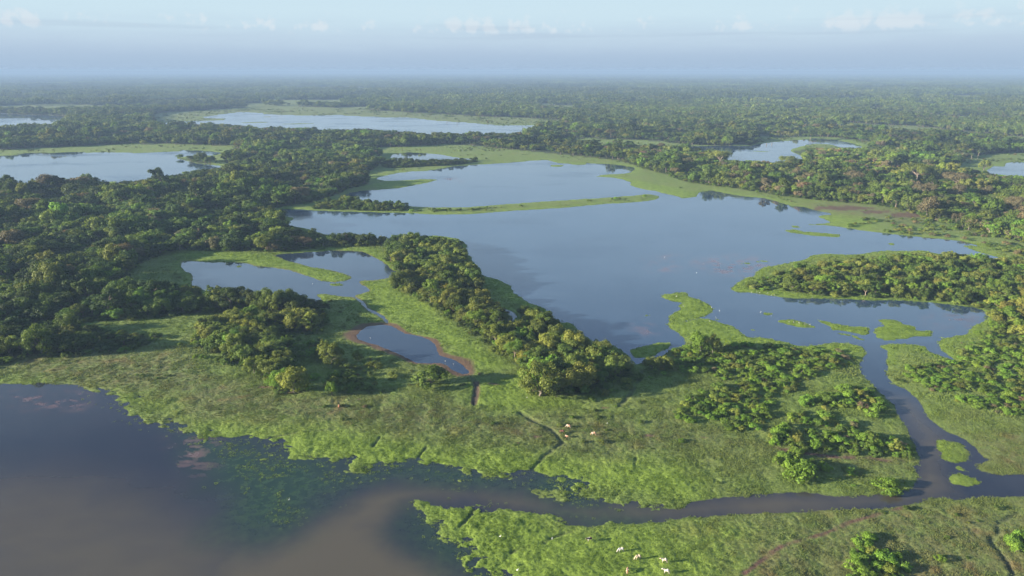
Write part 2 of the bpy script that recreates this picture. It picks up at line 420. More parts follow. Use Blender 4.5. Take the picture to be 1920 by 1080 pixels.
BROWN = [[(0, 665), (300, 660), (520, 740), (760, 750), (1000, 780), (1300, 800), (1460, 840), (1330, 850), (1000, 840), (760, 820), (560, 790), (330, 760), (180, 720), (0, 705)],
         [(1480, 985), (1700, 945), (2000, 935), (2000, 1150), (1400, 1150), (1330, 1010)],
         [(1500, 385), (1600, 382), (1720, 400), (1760, 415), (1700, 422), (1640, 410), (1560, 402)],
         [(1830, 830), (2000, 830), (2000, 885), (1880, 880)], [(620, 365), (700, 352), (720, 360), (640, 378)],
         [(1440, 842), (1690, 864), (1680, 880), (1450, 860)]]
TRACKS = [  # (polyline, half width m, kind) kind: 'mud' red earth, 'ditch' wet dark groove
 ([(1395, 1080), (1440, 1045), (1465, 1027), (1515, 1012), (1552, 1000), (1590, 982), (1630, 970), (1700, 950)], 0.55, 'mud'),
 ([(1445, 842), (1500, 850), (1560, 858), (1620, 862), (1690, 865)], 1.0, 'mud'),
 ([(893, 718), (894, 738), (888, 758)], 1.1, 'mud'),
 ([(975, 775), (1000, 790), (1035, 808), (1055, 833)], 0.75, 'ditch'), ([(1055, 833), (1020, 858), (1000, 878), (984, 893)], 0.6, 'ditch'),
 ([(1907, 965), (1875, 980), (1870, 1002), (1857, 1017), (1882, 1047), (1902, 1085)], 0.6, 'ditch'),
 ([(892, 951), (880, 968), (862, 990)], 0.45, 'ditch'), ([(1112, 988), (1060, 1000), (1010, 1022), (960, 1036)], 0.4, 'ditch'),
 ([(1205, 690), (1198, 715), (1175, 748), (1160, 765)], 0.9, 'ditch'), ([(1187, 838), (1192, 858), (1190, 872)], 0.4, 'ditch'),
 ([(480, 829), (520, 818), (560, 812), (630, 806)], 0.45, 'ditch'), ([(780, 862), (800, 840)], 0.35, 'ditch'), ([(700, 838), (712, 822)], 0.35, 'ditch'),
 ([(885, 708), (892, 720), (890, 760)], 0.9, 'ditch'),
]
MUDSPOTS = [(1222, 819, 14, 2.6), (1330, 822, 18, 2.2), (1003, 733, 14, 4), (1055, 733, 20, 3), (548, 738, 16, 3), (808, 715, 10, 2), (1135, 768, 10, 2),
            (1005, 821, 7, 2), (1700, 404, 34, 5), (1580, 391, 60, 4), (1640, 398, 30, 3), (925, 722, 10, 2), (672, 750, 6, 2), (500, 728, 14, 2)]
PLUME = [[(-400, 905), (60, 895), (200, 920), (275, 945), (312, 965), (362, 1000), (420, 1045), (470, 1110), (500, 1210), (-400, 1210)]]
TURBID = [[(400, 1060), (500, 1030), (570, 1000), (640, 962), (690, 935), (750, 917), (850, 913), (960, 935),
           (1060, 952), (1200, 957), (1300, 948), (1450, 934), (1600, 937), (1690, 925), (1730, 890), (1740, 850), (1720, 800), (1690, 770), (1660, 745), (1700, 745), (1740, 800),
           (1770, 830), (1745, 870), (1765, 905), (1760, 925), (1700, 942), (1560, 950), (1300, 963), (1160, 973), (1060, 965), (960, 948), (860, 933), (780, 934), (730, 952), (700, 985),
           (715, 1012), (770, 1045), (850, 1090), (880, 1210), (400, 1210)]]
WEED = [[(340, 800), (400, 826), (480, 836), (640, 876), (790, 868), (960, 900), (960, 918), (800, 900), (690, 908), (610, 940), (560, 985), (480, 1010), (420, 990), (410, 940), (380, 880)],
        [(800, 960), (770, 958), (770, 985), (800, 1030), (870, 1075), (930, 1120), (900, 1060), (850, 1010)],
        [(1040, 955), (1110, 990), (1200, 984), (1120, 975)], [(560, 420), (510, 398), (560, 408)], [(1000, 895), (1080, 890), (1100, 950), (1000, 925)]]
PINK = [[(1215, 482), (1280, 476), (1262, 508), (1225, 510)], [(1295, 490), (1380, 478), (1450, 492), (1410, 518), (1340, 512)], [(20, 740), (160, 735), (150, 768), (30, 760)],
        [(1195, 600), (1225, 605), (1235, 630), (1200, 625)], [(1760, 590), (1850, 590), (1810, 612), (1740, 608)], [(830, 335), (880, 334), (860, 342)], [(340, 820), (400, 830), (390, 880), (330, 870)]]
EMERGENT = [[(440, 884), (463, 866), (480, 850), (500, 856), (525, 866), (545, 872), (535, 892), (505, 900), (470, 900), (448, 898)],
 [(495, 912), (535, 912), (545, 935), (552, 948), (570, 954), (572, 972), (545, 986), (522, 978), (500, 968), (494, 958), (512, 945), (500, 930)],
 ell(475, 918, 22, 5), ell(462, 846, 20, 5), ell(300, 770, 40, 6), ell(420, 850, 25, 8)]
RAGGED = [[(180, 722), (330, 745), (420, 800), (700, 845), (900, 870), (1150, 875), (1260, 950), (1100, 955), (1000, 935), (760, 905), (560, 985), (430, 900), (300, 810), (170, 760)],
          [(770, 945), (830, 938), (960, 960), (1130, 985), (1000, 1000), (960, 1150), (880, 1150), (820, 1010)],
          [(360, 218), (560, 208), (650, 232), (460, 236)]]

# ------------------------------------------------------------------ polar terrain grid with its fields
th_in = np.radians(np.arange(-45.0, 45.001, 0.105))
th_out = np.radians(np.array([47, 50, 54, 60, 68, 78, 90, 105, 122, 140, 160, 180.0]))
TH = np.concatenate([-th_out[::-1], th_in, th_out])      # azimuth from +Y, clockwise
rad = [2.0, 40.0, 80.0, 110.0, 128.0]
while rad[-1] < 28000:
    r = rad[-1]
    rad.append(r + min(max(r * r / (693 * CAM_H) * 1.2, 0.42), 0.022 * r))
RD = np.array(rad)
NT, NR = len(TH), len(RD)
GX = np.sin(TH)[:, None] * RD[None, :]
GY = np.cos(TH)[:, None] * RD[None, :]


def inside_grid(poly):
    """Even-odd inside test of every grid node, by crossings along each azimuth."""
    p = np.asarray(poly)
    th = np.arctan2(p[:, 0], p[:, 1])
    diff = np.zeros((NT, NR + 1), np.int8)
    n = len(p)
    for i in range(n):
        a, b = p[i], p[(i + 1) % n]
        t0, t1 = th[i], th[(i + 1) % n]
        if t0 > t1:
            t0, t1 = t1, t0
        if t1 - t0 > math.pi:
            continue
        c0, c1 = np.searchsorted(TH, t0, 'left'), np.searchsorted(TH, t1, 'left')
        if c1 <= c0:
            continue
        s, c = np.sin(TH[c0:c1]), np.cos(TH[c0:c1])
        ex, ey = b[0] - a[0], b[1] - a[1]
        den = s * ey - c * ex
        rho = (a[0] * ey - a[1] * ex) / np.where(abs(den) < 1e-12, 1e-12, den)
        k = np.searchsorted(RD, rho)
        np.add.at(diff, (np.arange(c0, c1), k), 1)
    return (np.cumsum(diff, axis=1) % 2)[:, :NR].astype(bool)


def dist_grid(lines, reach=None):
    """Distance of grid nodes to polylines, exact near them, large elsewhere."""
    D = np.full((NT, NR), 1e6)
    for p, closed in lines:
        n = len(p)
        for i in range(n if closed else n - 1):
            a, b = p[i], p[(i + 1) % n]
            ra, rb = np.hypot(*a), np.hypot(*b)
            m = reach if reach else 8 + 0.03 * max(ra, rb)
            r0 = max(min(ra, rb) * 0.995 - m, 1.0)
            r1 = max(ra, rb) + m
            ta, tb = math.atan2(a[0], a[1]), math.atan2(b[0], b[1])
            dt = m / max(r0, 5.0)
            c0, c1 = np.searchsorted(TH, min(ta, tb) - dt), np.searchsorted(TH, max(ta, tb) + dt)
            k0, k1 = np.searchsorted(RD, r0), np.searchsorted(RD, r1)
            if c1 <= c0 or k1 <= k0:
                continue
            X, Y = GX[c0:c1, k0:k1], GY[c0:c1, k0:k1]
            ex, ey = b[0] - a[0], b[1] - a[1]
            L2 = ex * ex + ey * ey + 1e-9
            t = np.clip(((X - a[0]) * ex + (Y - a[1]) * ey) / L2, 0, 1)
            d = np.hypot(X - a[0] - t * ex, Y - a[1] - t * ey)
            sub = D[c0:c1, k0:k1]
            np.minimum(sub, d, out=sub)
    return D


def signed(polys, k=3):
    """Signed distance, positive inside the union."""
    ins = np.zeros((NT, NR), bool)
    ps = []
    for q in polys:
        p = smooth_poly(gp(q), k)
        ins |= inside_grid(p)
        ps.append((p, True))
    d = dist_grid(ps)
    d = np.minimum(d, 400.0)
    return np.where(ins, d, -d)


def soft(polys, edge=10.0, wob=6.0, seed=3, k=2):
    s = signed(polys, k)
    s = s + wob * 2 * fbm(GX / (wob * 2.5), GY / (wob * 2.5), seed, 4, 0.6)
    return sstep(s, -edge, edge)


water_sd = {}
for nm, q in WATERS:
    water_sd[nm] = signed([q])
W = np.max(np.stack(list(water_sd.values())), axis=0)
M = signed(MATS)
RG = np.hypot(GX, GY)
ragged = soft(RAGGED, 6, 3, 5)
n_fine = fbm(GX / 2.2, GY / 2.2, 21, 3, 0.6) * (RG < 700)
n_mid = fbm(GX / 9.0, GY / 9.0, 31, 4, 0.6)
wob = n_fine * 1.6 + n_mid * np.clip(RG / 140, 1.5, 9) * 1.0 + ragged * (n_mid * 17 + fbm(GX / 4.0, GY / 2.6, 41, 4, 0.7) * 17)
LANDW = -W + wob                       # land, positive
LANDW = np.where(-W > 30, np.maximum(LANDW, 5.0), LANDW)
LANDM = np.where(M > -12, M - 0.6 + n_fine * 3.2 + n_mid * np.clip(RG / 110, 2.5, 6), -50.0)
LAND = np.maximum(LANDW, LANDM)
is_mat = sstep(LANDM - LANDW, 0, 2) * (LANDM > -2)

wood_f = {k: signed([q]) for k, q in WOODS.items()}
scrub_f = {k: signed([q]) for k, q in SCRUB.items()}
clear_sd = signed(CLEARINGS)
wood_f['right'] = np.where(clear_sd > 0, -10.0, wood_f['right'])
far_edge = math.hypot(*ground_pt(960, 303))
wood_all = np.max(np.stack(list(wood_f.values())), axis=0)
default_wood = np.where((RG > far_edge) & (clear_sd < 0), 10.0, -10.0)
gaps = fbm(GX / 130.0, GY / 320.0, 77, 4, 0.55)
gaps2 = fbm(GX / 1500.0, GY / 600.0, 79, 4, 0.55)
default_wood = np.where(((RG > 1500) & (gaps > 0.16)) | ((RG > 2700) & (gaps2 > 0.11)), -10.0, default_wood)
FOREST = np.maximum(wood_all, default_wood)
FOREST = np.where(LANDW < 2.0, -10.0, FOREST)
SCRUBF = np.max(np.stack(list(scrub_f.values())), axis=0)
SCRUBF = np.where(LANDW < 1.0, -10.0, SCRUBF)

lines = {'mud': [], 'ditch': []}
mud = np.zeros((NT, NR))
ditch = np.zeros((NT, NR))
for q, w, kind in TRACKS:
    p = smooth_poly(gp(q), 4, closed=False)
    d = dist_grid([(p, False)], 12.0) + fbm(GX / 2.0, GY / 2.0, 51, 3) * 0.8
    f = (1 - sstep(d, w * 0.4, w * 1.6 + 0.3)) * sstep(fbm(GX / 7.0, GY / 7.0, 53, 3, 0.6), -0.26, 0.06)
    if kind == 'mud':
        mud = np.maximum(mud, f)
    else:
        ditch = np.maximum(ditch, f)
rp = dist_grid([(smooth_poly(gp(RED_POND), 3), True)], 20.0)
ring_w = np.maximum(4.0 + 11.0 * fbm(GX / 22, GY / 22, 61, 2) + 3.0 * n_mid + 1.2 * n_fine, 0.25)
mud = np.maximum(mud, (1 - sstep(rp, ring_w * 0.55, ring_w * 1.25)) * 0.92)
tp = dist_grid([(smooth_poly(gp(TWIN_POND), 2), True)], 8.0)
mud = np.maximum(mud, (1 - sstep(tp, 0.3, 1.6 + 2.5 * n_mid)) * 0.55)
for u, v, a, b in MUDSPOTS:
    s = signed([ell(u, v, a, b)])
    mud = np.maximum(mud, sstep(s + 3.0 * n_mid + 1.6 * n_fine, -0.6, 1.0) * 0.85)
lush = soft(LUSH, 7, 6, 7)
brown = soft(BROWN, 16, 12, 9)
brown = np.maximum(brown, sstep(RG, 1500, 1900) * 0.6)
lush = np.maximum(lush, is_mat)
lush = np.maximum(lush, 0.75 * (1 - sstep(LAND, 2.0, 3.0 + RG / 70)) * (RG > 330))
turbid = np.maximum(soft(TURBID, 8, 5, 13), soft(PLUME, 22, 9, 14) * (0.75 + 0.5 * fbm(GX / 30, GY / 12, 18, 4, 0.6)))
turbid = np.clip(turbid, 0, 1)
weed = soft(WEED, 12, 7, 15)
emerg = soft(EMERGENT, 2.5, 3, 16)
pink = soft(PINK, 8, 4, 17) * sstep(fbm(GX / 6, GY / 3, 19, 4, 0.65), -0.02, 0.16)

bumps = fbm(GX / 3.4, GY / 3.4, 71, 3, 0.6) * 0.40 + fbm(GX / 1.3, GY / 1.3, 73, 2) * 0.30
near_w = 1 - sstep(RG, 500, 900)
Z = np.clip(LAND * 0.085, -0.9, 0.16)
Z = Z + (LAND > 0) * (0.30 * sstep(LAND, 1, 14) + bumps * near_w * sstep(LAND, 0.3, 3.0) * (1 - 0.8 * mud) * (1 - 0.4 * is_mat)
                      + fbm(GX / 40, GY / 40, 75, 3) * 0.8 * sstep(LAND, 6, 40))
Z = np.where(LAND > 0, np.maximum(Z, np.minimum(LAND * 0.085, 0.05)), Z)
Z = Z - ditch * 0.35 * (LAND > 0.6)
Z = np.where((LAND > 0) & (ditch < 0.1), np.maximum(Z, 0.01), Z)
Z[:, RD > 26000] -= 1.0


def grid_ij(x, y):
    th = np.arctan2(x, y)
    r = np.hypot(x, y)
    fi = np.interp(th, TH, np.arange(NT))
    fj = np.interp(r, RD, np.arange(NR))
    return fi, fj


def sample(F, x, y):
    fi, fj = grid_ij(np.asarray(x, float), np.asarray(y, float))
    i = np.clip(np.floor(fi).astype(int), 0, NT - 2)
    j = np.clip(np.floor(fj).astype(int), 0, NR - 2)
    a, b = fi - i, fj - j
    return F[i, j] * (1 - a) * (1 - b) + F[i + 1, j] * a * (1 - b) + F[i, j + 1] * (1 - a) * b + F[i + 1, j + 1] * a * b


# ------------------------------------------------------------------ mesh helpers
def mesh_np(name, verts, faces, smooth=False):
    me = bpy.data.meshes.new(name)
    verts = np.asarray(verts, np.float32)
    faces = np.asarray(faces, np.int32)
    nf, k = faces.shape
    me.vertices.add(len(verts))
    me.vertices.foreach_set('co', verts.ravel())
    me.loops.add(nf * k)
    me.loops.foreach_set('vertex_index', faces.ravel())
    me.polygons.add(nf)
    me.polygons.foreach_set('loop_start', np.arange(0, nf * k, k, dtype=np.int32))
    if smooth:
        me.polygons.foreach_set('use_smooth', np.ones(nf, bool))
    me.update(calc_edges=True)
    return me


def attr_f(me, name, vals, domain='POINT'):
    a = me.attributes.new(name, 'FLOAT', domain)
    a.data.foreach_set('value', np.asarray(vals, np.float32).ravel())


def attr_c(me, name, vals, domain='POINT'):
    a = me.attributes.new(name, 'FLOAT_COLOR', domain)
    v = np.asarray(vals, np.float32)
    if v.shape[1] == 3:
        v = np.concatenate([v, np.ones((len(v), 1), np.float32)], 1)
    a.data.foreach_set('color', v.ravel())


def add_obj(name, me, mat=None, parent=None, loc=None, kind=None, label=None, cat=None, group=None, link=True):
    o = bpy.data.objects.new(name, me)
    if link:
        COL.objects.link(o)
    if mat is not None and not me.materials:
        me.materials.append(mat)
    if parent is not None:
        o.parent = parent
    if loc is not None:
        o.location = loc
    if kind:
        o['kind'] = kind
    if label:
        o['label'] = label
    if cat:
        o['category'] = cat
    if group:
        o['group'] = group
    return o


def new_mat(name):
    m = bpy.data.materials.new(name)
    m.use_nodes = True
    nt = m.node_tree
    nt.nodes.clear()
    out = N(nt, 'ShaderNodeOutputMaterial')
    return m, nt, out


def noise_n(nt, vec, scale, detail=4.0, rough=0.55):
    n = N(nt, 'ShaderNodeTexNoise', i_Scale=scale, i_Detail=detail, i_Roughness=rough)
    nt.links.new(vec, n.inputs['Vector'])
    return n.outputs[0]


def att(nt, name, typ='GEOMETRY', out='Fac'):
    n = N(nt, 'ShaderNodeAttribute', attribute_name=name, attribute_type=typ)
    return n.outputs[out]


def grass_colour(nt, lush_s, brown_s, pos):
    """Meadow colour shared by the ground and the tufts that stand on it."""
    big = noise_n(nt, pos, 0.035, 5.0, 0.6)
    mid = noise_n(nt, pos, 0.22, 5.0, 0.65)
    c = mix_c(nt, smooth_n(nt, mid, 0.30, 0.72), (0.118, 0.165, 0.034), (0.165, 0.225, 0.046))
    c = mix_c(nt, math_n(nt, 'MULTIPLY', smooth_n(nt, big, 0.42, 0.62), 0.5), c, (0.165, 0.190, 0.055))
    lc = mix_c(nt, smooth_n(nt, mid, 0.38, 0.62), (0.125, 0.188, 0.022), (0.178, 0.250, 0.034))
    c = mix_c(nt, lush_s, c, lc)
    bc = mix_c(nt, smooth_n(nt, mid, 0.40, 0.62), (0.145, 0.130, 0.058), (0.115, 0.150, 0.045))
    bc = mix_c(nt, smooth_n(nt, noise_n(nt, pos, 0.11, 4.0), 0.53, 0.68), bc, (0.175, 0.095, 0.058))
    c = mix_c(nt, math_n(nt, 'MULTIPLY', brown_s, 0.6), c, bc)
    return c


def ground_material():
    m, nt, out = new_mat('meadow_ground')
    L = nt.links
    b = N(nt, 'ShaderNodeBsdfPrincipled')
    L.new(b.outputs[0], out.inputs[0])
    geo = N(nt, 'ShaderNodeNewGeometry')
    pos = geo.outputs['Position']
    zone = N(nt, 'ShaderNodeAttribute', attribute_name='zone')
    sp = N(nt, 'ShaderNodeSeparateColor')
    L.new(zone.outputs['Color'], sp.inputs[0])
    mudv, lushv, brownv = sp.outputs
    forest = att(nt, 'forest')
    wet = att(nt, 'wet')
    c = grass_colour(nt, lushv, brownv, pos)
    fine = noise_n(nt, pos, 1.4, 5.0, 0.7)
    c = mix_c(nt, 1.0, c, ramp(nt, fine, [(0.25, 0.80), (0.75, 1.18)]), 'MULTIPLY')
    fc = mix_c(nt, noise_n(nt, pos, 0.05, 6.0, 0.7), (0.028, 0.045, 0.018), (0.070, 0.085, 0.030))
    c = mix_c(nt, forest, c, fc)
    mc = mix_c(nt, noise_n(nt, pos, 0.5, 5.0), (0.080, 0.045, 0.034), (0.140, 0.072, 0.050))
    c = mix_c(nt, mudv, c, mc)
    c = mix_c(nt, wet, c, (0.030, 0.034, 0.022))
    L.new(c, b.inputs['Base Color'])
    b.inputs['Roughness'].default_value = 0.85
    b.inputs['Specular IOR Level'].default_value = 0.25
    bump = N(nt, 'ShaderNodeBump', i_Strength=0.9, i_Distance=0.5)
    bn = math_n(nt, 'ADD', noise_n(nt, pos, 0.9, 6.0, 0.7), math_n(nt, 'MULTIPLY', noise_n(nt, pos, 0.12, 4.0, 0.6), 1.5))
    L.new(bn, bump.inputs['Height'])
    L.new(bump.outputs[0], b.inputs['Normal'])
    return m


def water_material():
    m, nt, out = new_mat('lagoon_water')
    L = nt.links
    b = N(nt, 'ShaderNodeBsdfPrincipled')
    L.new(b.outputs[0], out.inputs[0])
    geo = N(nt, 'ShaderNodeNewGeometry')
    pos = geo.outputs['Position']
    zone = N(nt, 'ShaderNodeAttribute', attribute_name='zone')
    sp = N(nt, 'ShaderNodeSeparateColor')
    L.new(zone.outputs['Color'], sp.inputs[0])
    tur, wee, pin = sp.outputs
    n1 = noise_n(nt, pos, 0.02, 5.0, 0.6)
    dull = mix_c(nt, smooth_n(nt, n1, 0.35, 0.65), (0.018, 0.021, 0.029), (0.027, 0.028, 0.036))
    blue = mix_c(nt, smooth_n(nt, n1, 0.30, 0.70), (0.022, 0.046, 0.082), (0.036, 0.064, 0.104))
    c = mix_c(nt, att(nt, 'clear'), dull, blue)
    tcol = mix_c(nt, noise_n(nt, pos, 0.012, 4.0), (0.080, 0.064, 0.040), (0.104, 0.086, 0.054))
    c = mix_c(nt, math_n(nt, 'MULTIPLY', tur, 0.9), c, tcol)
    wn = smooth_n(nt, noise_n(nt, pos, 0.35, 5.0, 0.7), 0.35, 0.7)
    wc = mix_c(nt, wn, (0.012, 0.030, 0.016), (0.034, 0.064, 0.022))
    c = mix_c(nt, math_n(nt, 'MULTIPLY', wee, 0.95), c, wc)
    c = mix_c(nt, math_n(nt, 'MULTIPLY', pin, 0.5), c, (0.220, 0.120, 0.110))
    L.new(c, b.inputs['Base Color'])
    L.new(math_n(nt, 'ADD', 1.5, math_n(nt, 'MULTIPLY', att(nt, 'clear'), 0.55)), b.inputs['IOR'])
    mp = N(nt, 'ShaderNodeMapping')
    mp.inputs['Scale'].default_value = (0.5, 1.0, 1.0)
    L.new(pos, mp.inputs[0])
    wind = smooth_n(nt, noise_n(nt, mp.outputs[0], 0.016, 4.0, 0.6), 0.46, 0.66)
    L.new(math_n(nt, 'ADD', math_n(nt, 'ADD', 0.02, math_n(nt, 'MULTIPLY', wind, 0.17)), math_n(nt, 'MULTIPLY', pin, 0.25)), b.inputs['Roughness'])
    bump = N(nt, 'ShaderNodeBump', i_Strength=0.03, i_Distance=0.25)
    L.new(math_n(nt, 'ADD', 0.02, math_n(nt, 'MULTIPLY', wind, 0.10)), bump.inputs['Strength'])
    L.new(noise_n(nt, mp.outputs[0], 0.6, 3.0, 0.6), bump.inputs['Height'])
    L.new(bump.outputs[0], b.inputs['Normal'])
    return m


def leaf_material(name, trans=0.28, rough=0.6):
    m, nt, out = new_mat(name)
    L = nt.links
    tint = att(nt, 'tint', 'INSTANCER', 'Color')
    lv = att(nt, 'leaf_value', 'GEOMETRY', 'Fac')
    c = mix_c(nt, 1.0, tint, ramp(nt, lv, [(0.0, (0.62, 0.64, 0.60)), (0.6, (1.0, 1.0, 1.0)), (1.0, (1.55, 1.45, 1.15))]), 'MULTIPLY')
    b = N(nt, 'ShaderNodeBsdfPrincipled')
    L.new(c, b.inputs['Base Color'])
    b.inputs['Roughness'].default_value = rough
    b.inputs['Specular IOR Level'].default_value = 0.12
    t = N(nt, 'ShaderNodeBsdfTranslucent')
    L.new(mix_c(nt, 1.0, c, (1.25, 1.25, 0.7), 'MULTIPLY'), t.inputs[0])
    mx = N(nt, 'ShaderNodeMixShader', n0=trans)
    L.new(b.outputs[0], mx.inputs[1])
    L.new(t.outputs[0], mx.inputs[2])
    L.new(mx.outputs[0], out.inputs[0])
    return m


def bark_material(name, a, b_):
    m, nt, out = new_mat(name)
    L = nt.links
    b = N(nt, 'ShaderNodeBsdfPrincipled')
    geo = N(nt, 'ShaderNodeTexCoord')
    c = mix_c(nt, noise_n(nt, geo.outputs['Object'], 2.0, 5.0, 0.7), a, b_)
    L.new(c, b.inputs['Base Color'])
    b.inputs['Roughness'].default_value = 0.9
    L.new(b.outputs[0], out.inputs[0])
    return m


def tuft_material():
    m, nt, out = new_mat('meadow_grass')
    L = nt.links
    zone = N(nt, 'ShaderNodeAttribute', attribute_name='zone', attribute_type='INSTANCER')
    sp = N(nt, 'ShaderNodeSeparateColor')
    L.new(zone.outputs['Color'], sp.inputs[0])
    loc = N(nt, 'ShaderNodeAttribute', attribute_name='where', attribute_type='INSTANCER')
    c = grass_colour(nt, sp.outputs[1], sp.outputs[2], loc.outputs['Vector'])
    lv = att(nt, 'leaf_value', 'GEOMETRY', 'Fac')
    c = mix_c(nt, 1.0, c, ramp(nt, lv, [(0.0, (0.92, 0.92, 0.92)), (1.0, (1.22, 1.22, 1.1))]), 'MULTIPLY')
    b = N(nt, 'ShaderNodeBsdfPrincipled')
    L.new(c, b.inputs['Base Color'])
    b.inputs['Roughness'].default_value = 0.7
    b.inputs['Specular IOR Level'].default_value = 0.2
    t = N(nt, 'ShaderNodeBsdfTranslucent')
    L.new(c, t.inputs[0])
    mx = N(nt, 'ShaderNodeMixShader', n0=0.35)
    L.new(b.outputs[0], mx.inputs[1])
    L.new(t.outputs[0], mx.inputs[2])
    L.new(mx.outputs[0], out.inputs[0])
    return m


MAT_GROUND = ground_material()
MAT_WATER = water_material()
MAT_LEAF = leaf_material('broad_leaves')
MAT_SHRUB = leaf_material('shrub_leaves', 0.32)
MAT_BARK = bark_material('grey_brown_bark', (0.075, 0.058, 0.045), (0.18, 0.15, 0.12))
MAT_PALE = bark_material('pale_bark', (0.20, 0.15, 0.11), (0.34, 0.27, 0.20))
MAT_TUFT = tuft_material()

# ------------------------------------------------------------------ ground and water sheets
idx = np.arange(NT * NR).reshape(NT, NR)
quads = np.stack([idx[:-1, :-1], idx[1:, :-1], idx[1:, 1:], idx[:-1, 1:]], -1)
gv = np.stack([GX, GY, Z], -1).reshape(-1, 3)
me = mesh_np('ground', gv, quads[:, :, ::-1].reshape(-1, 4), smooth=True)
attr_c(me, 'zone', np.stack([mud, lush, brown], -1).reshape(-1, 3))
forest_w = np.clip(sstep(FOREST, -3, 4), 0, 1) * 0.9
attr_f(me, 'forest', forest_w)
attr_f(me, 'wet', np.clip((1 - sstep(LAND, 0.0, 0.7)) * 0.5 * (mud < 0.3) + ditch * 0.6, 0, 1))
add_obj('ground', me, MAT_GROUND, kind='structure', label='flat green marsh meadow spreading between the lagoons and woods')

cell_min = np.minimum(np.minimum(LAND[:-1, :-1], LAND[1:, :-1]), np.minimum(LAND[:-1, 1:], LAND[1:, 1:]))
cell_r = np.maximum(RD[1:] - RD[:-1], RD[:-1] * 0.002)[None, :]
wet_cell = cell_min < 1.2
names = list(water_sd)
body_id = np.argmax(np.stack([water_sd[n][:-1, :-1] for n in names]), axis=0)
# the wide lagoon system is three waters: lagoon, river and flooded lake
cu, cv = to_px(GX[:-1, :-1], np.maximum(GY[:-1, :-1], 1.0))
lag = names.index('lagoon')
RIV, FLO = len(names), len(names) + 1
front = GY[:-1, :-1] > 20
river = (body_id == lag) & front & (cu > 780) & (cv > 643)
river &= ~((cu < 1500) & (cv < 720))
flood = (body_id == lag) & ((~front) | ((cu <= 780) & (cv > 690)) | (cv > 1080))
body_id = np.where(river, RIV, np.where(flood, FLO, body_id))
wzone = np.stack([turbid, weed, pink], -1).reshape(-1, 3)
WATER_INFO = {
 'lagoon': ('lagoon', 'wide blue lagoon filling the middle of the marsh'),
 'twin_pond': ('pond', 'two-lobed pond parted by a bright green grass tongue'),
 'red_pond': ('pond', 'small slate-blue pond rimmed with red mud'),
 'belt_pond': ('pond', 'narrow pool hidden among the trees beside the lagoon'),
 'left_lake': ('lake', 'pale lake behind the dark wood along the left side'),
 'far_left_lake': ('lake', 'bright far lake cut off by the left edge'),
 'far_lake': ('lake', 'long pale far lake below the open meadow'),
 'reed_pond': ('pond', 'small bright pond behind a dark row of bushes'),
 'forest_lake': ('lake', 'pale lake enclosed by forest in the right distance'),
 'edge_lake': ('lake', 'pale lake cut off by the right edge'),
 'far_mist': ('lake', 'thin mist streak near the hazy horizon, laid as a water sheet'),
 'right_mist': ('lake', 'thin whitish mist strip in the right-hand forest, laid as a water sheet'),
}
for b in range(len(names) + 2):
    sel = wet_cell & (body_id == b)
    if not sel.any():
        continue
    if b == RIV:
        nm, lab = 'river', 'grey-brown river bending through the meadow to the flooded lake'
    elif b == FLO:
        nm, lab = 'lake', 'muddy brown flooded lake in the near left corner'
    else:
        nm, lab = WATER_INFO[names[b]]
    f = quads[sel][:, ::-1]
    u, inv = np.unique(f, return_inverse=True)
    v = gv[u].copy()
    v[:, 2] = 0.0
    wm = mesh_np(nm, v, inv.reshape(f.shape))
    attr_c(wm, 'zone', wzone[u])
    # clear blue lagoon water gives way to the silty river and the flooded lake
    if b == FLO:
        cl_ = np.zeros(len(u))
    elif b == RIV:
        cl_ = 0.75 * (1 - sstep(to_px(v[:, 0], np.maximum(v[:, 1], 20.0))[1], 640, 860))
    else:
        cl_ = np.full(len(u), 0.55 if 'pond' in nm else 1.0)
    attr_f(wm, 'clear', cl_)
    add_obj(nm, wm, MAT_WATER, kind='structure', label=lab)


# ------------------------------------------------------------------ foliage prototypes
def unit(v):
    return v / np.maximum(np.linalg.norm(v, axis=-1, keepdims=True), 1e-9)


def cards(centers, normals, size, rng, aspect=0.62):
    """One folded leaf spray per centre: a four-cornered blade lying roughly across its normal."""
    n = len(centers)
    nrm = unit(normals + rng.normal(0, 0.55, (n, 3)))
    t = unit(np.cross(nrm, rng.normal(0, 1, (n, 3))))
    b = np.cross(nrm, t)
    s = (size * rng.uniform(0.65, 1.35, n))[:, None]
    fold = nrm * s * rng.uniform(-0.05, 0.25, n)[:, None]
    v = np.stack([centers - t * s * 0.5 - fold, centers - b * s * aspect * 0.5, centers + t * s * 0.5 - fold, centers + b * s * aspect * 0.5], 1)
    return v.reshape(-1, 3), np.arange(n * 4).reshape(n, 4)


def tube(path, radii, sides=6):
    path = np.asarray(path, float)
    vs_, fs = [], []
    for i, p in enumerate(path):
        d = unit(path[min(i + 1, len(path) - 1)] - path[max(i - 1, 0)])
        a = unit(np.cross(d, [0.31, 0.87, 0.21]))
        b = np.cross(d, a)
        for k in range(sides):
            w = 2 * math.pi * k / sides
            vs_.append(p + radii[i] * (a * math.cos(w) + b * math.sin(w)))
    for i in range(len(path) - 1):
        for k in range(sides):
            fs.append((i * sides + k, i * sides + (k + 1) % sides, (i + 1) * sides + (k + 1) % sides, (i + 1) * sides + k))
    return np.array(vs_), np.array(fs)


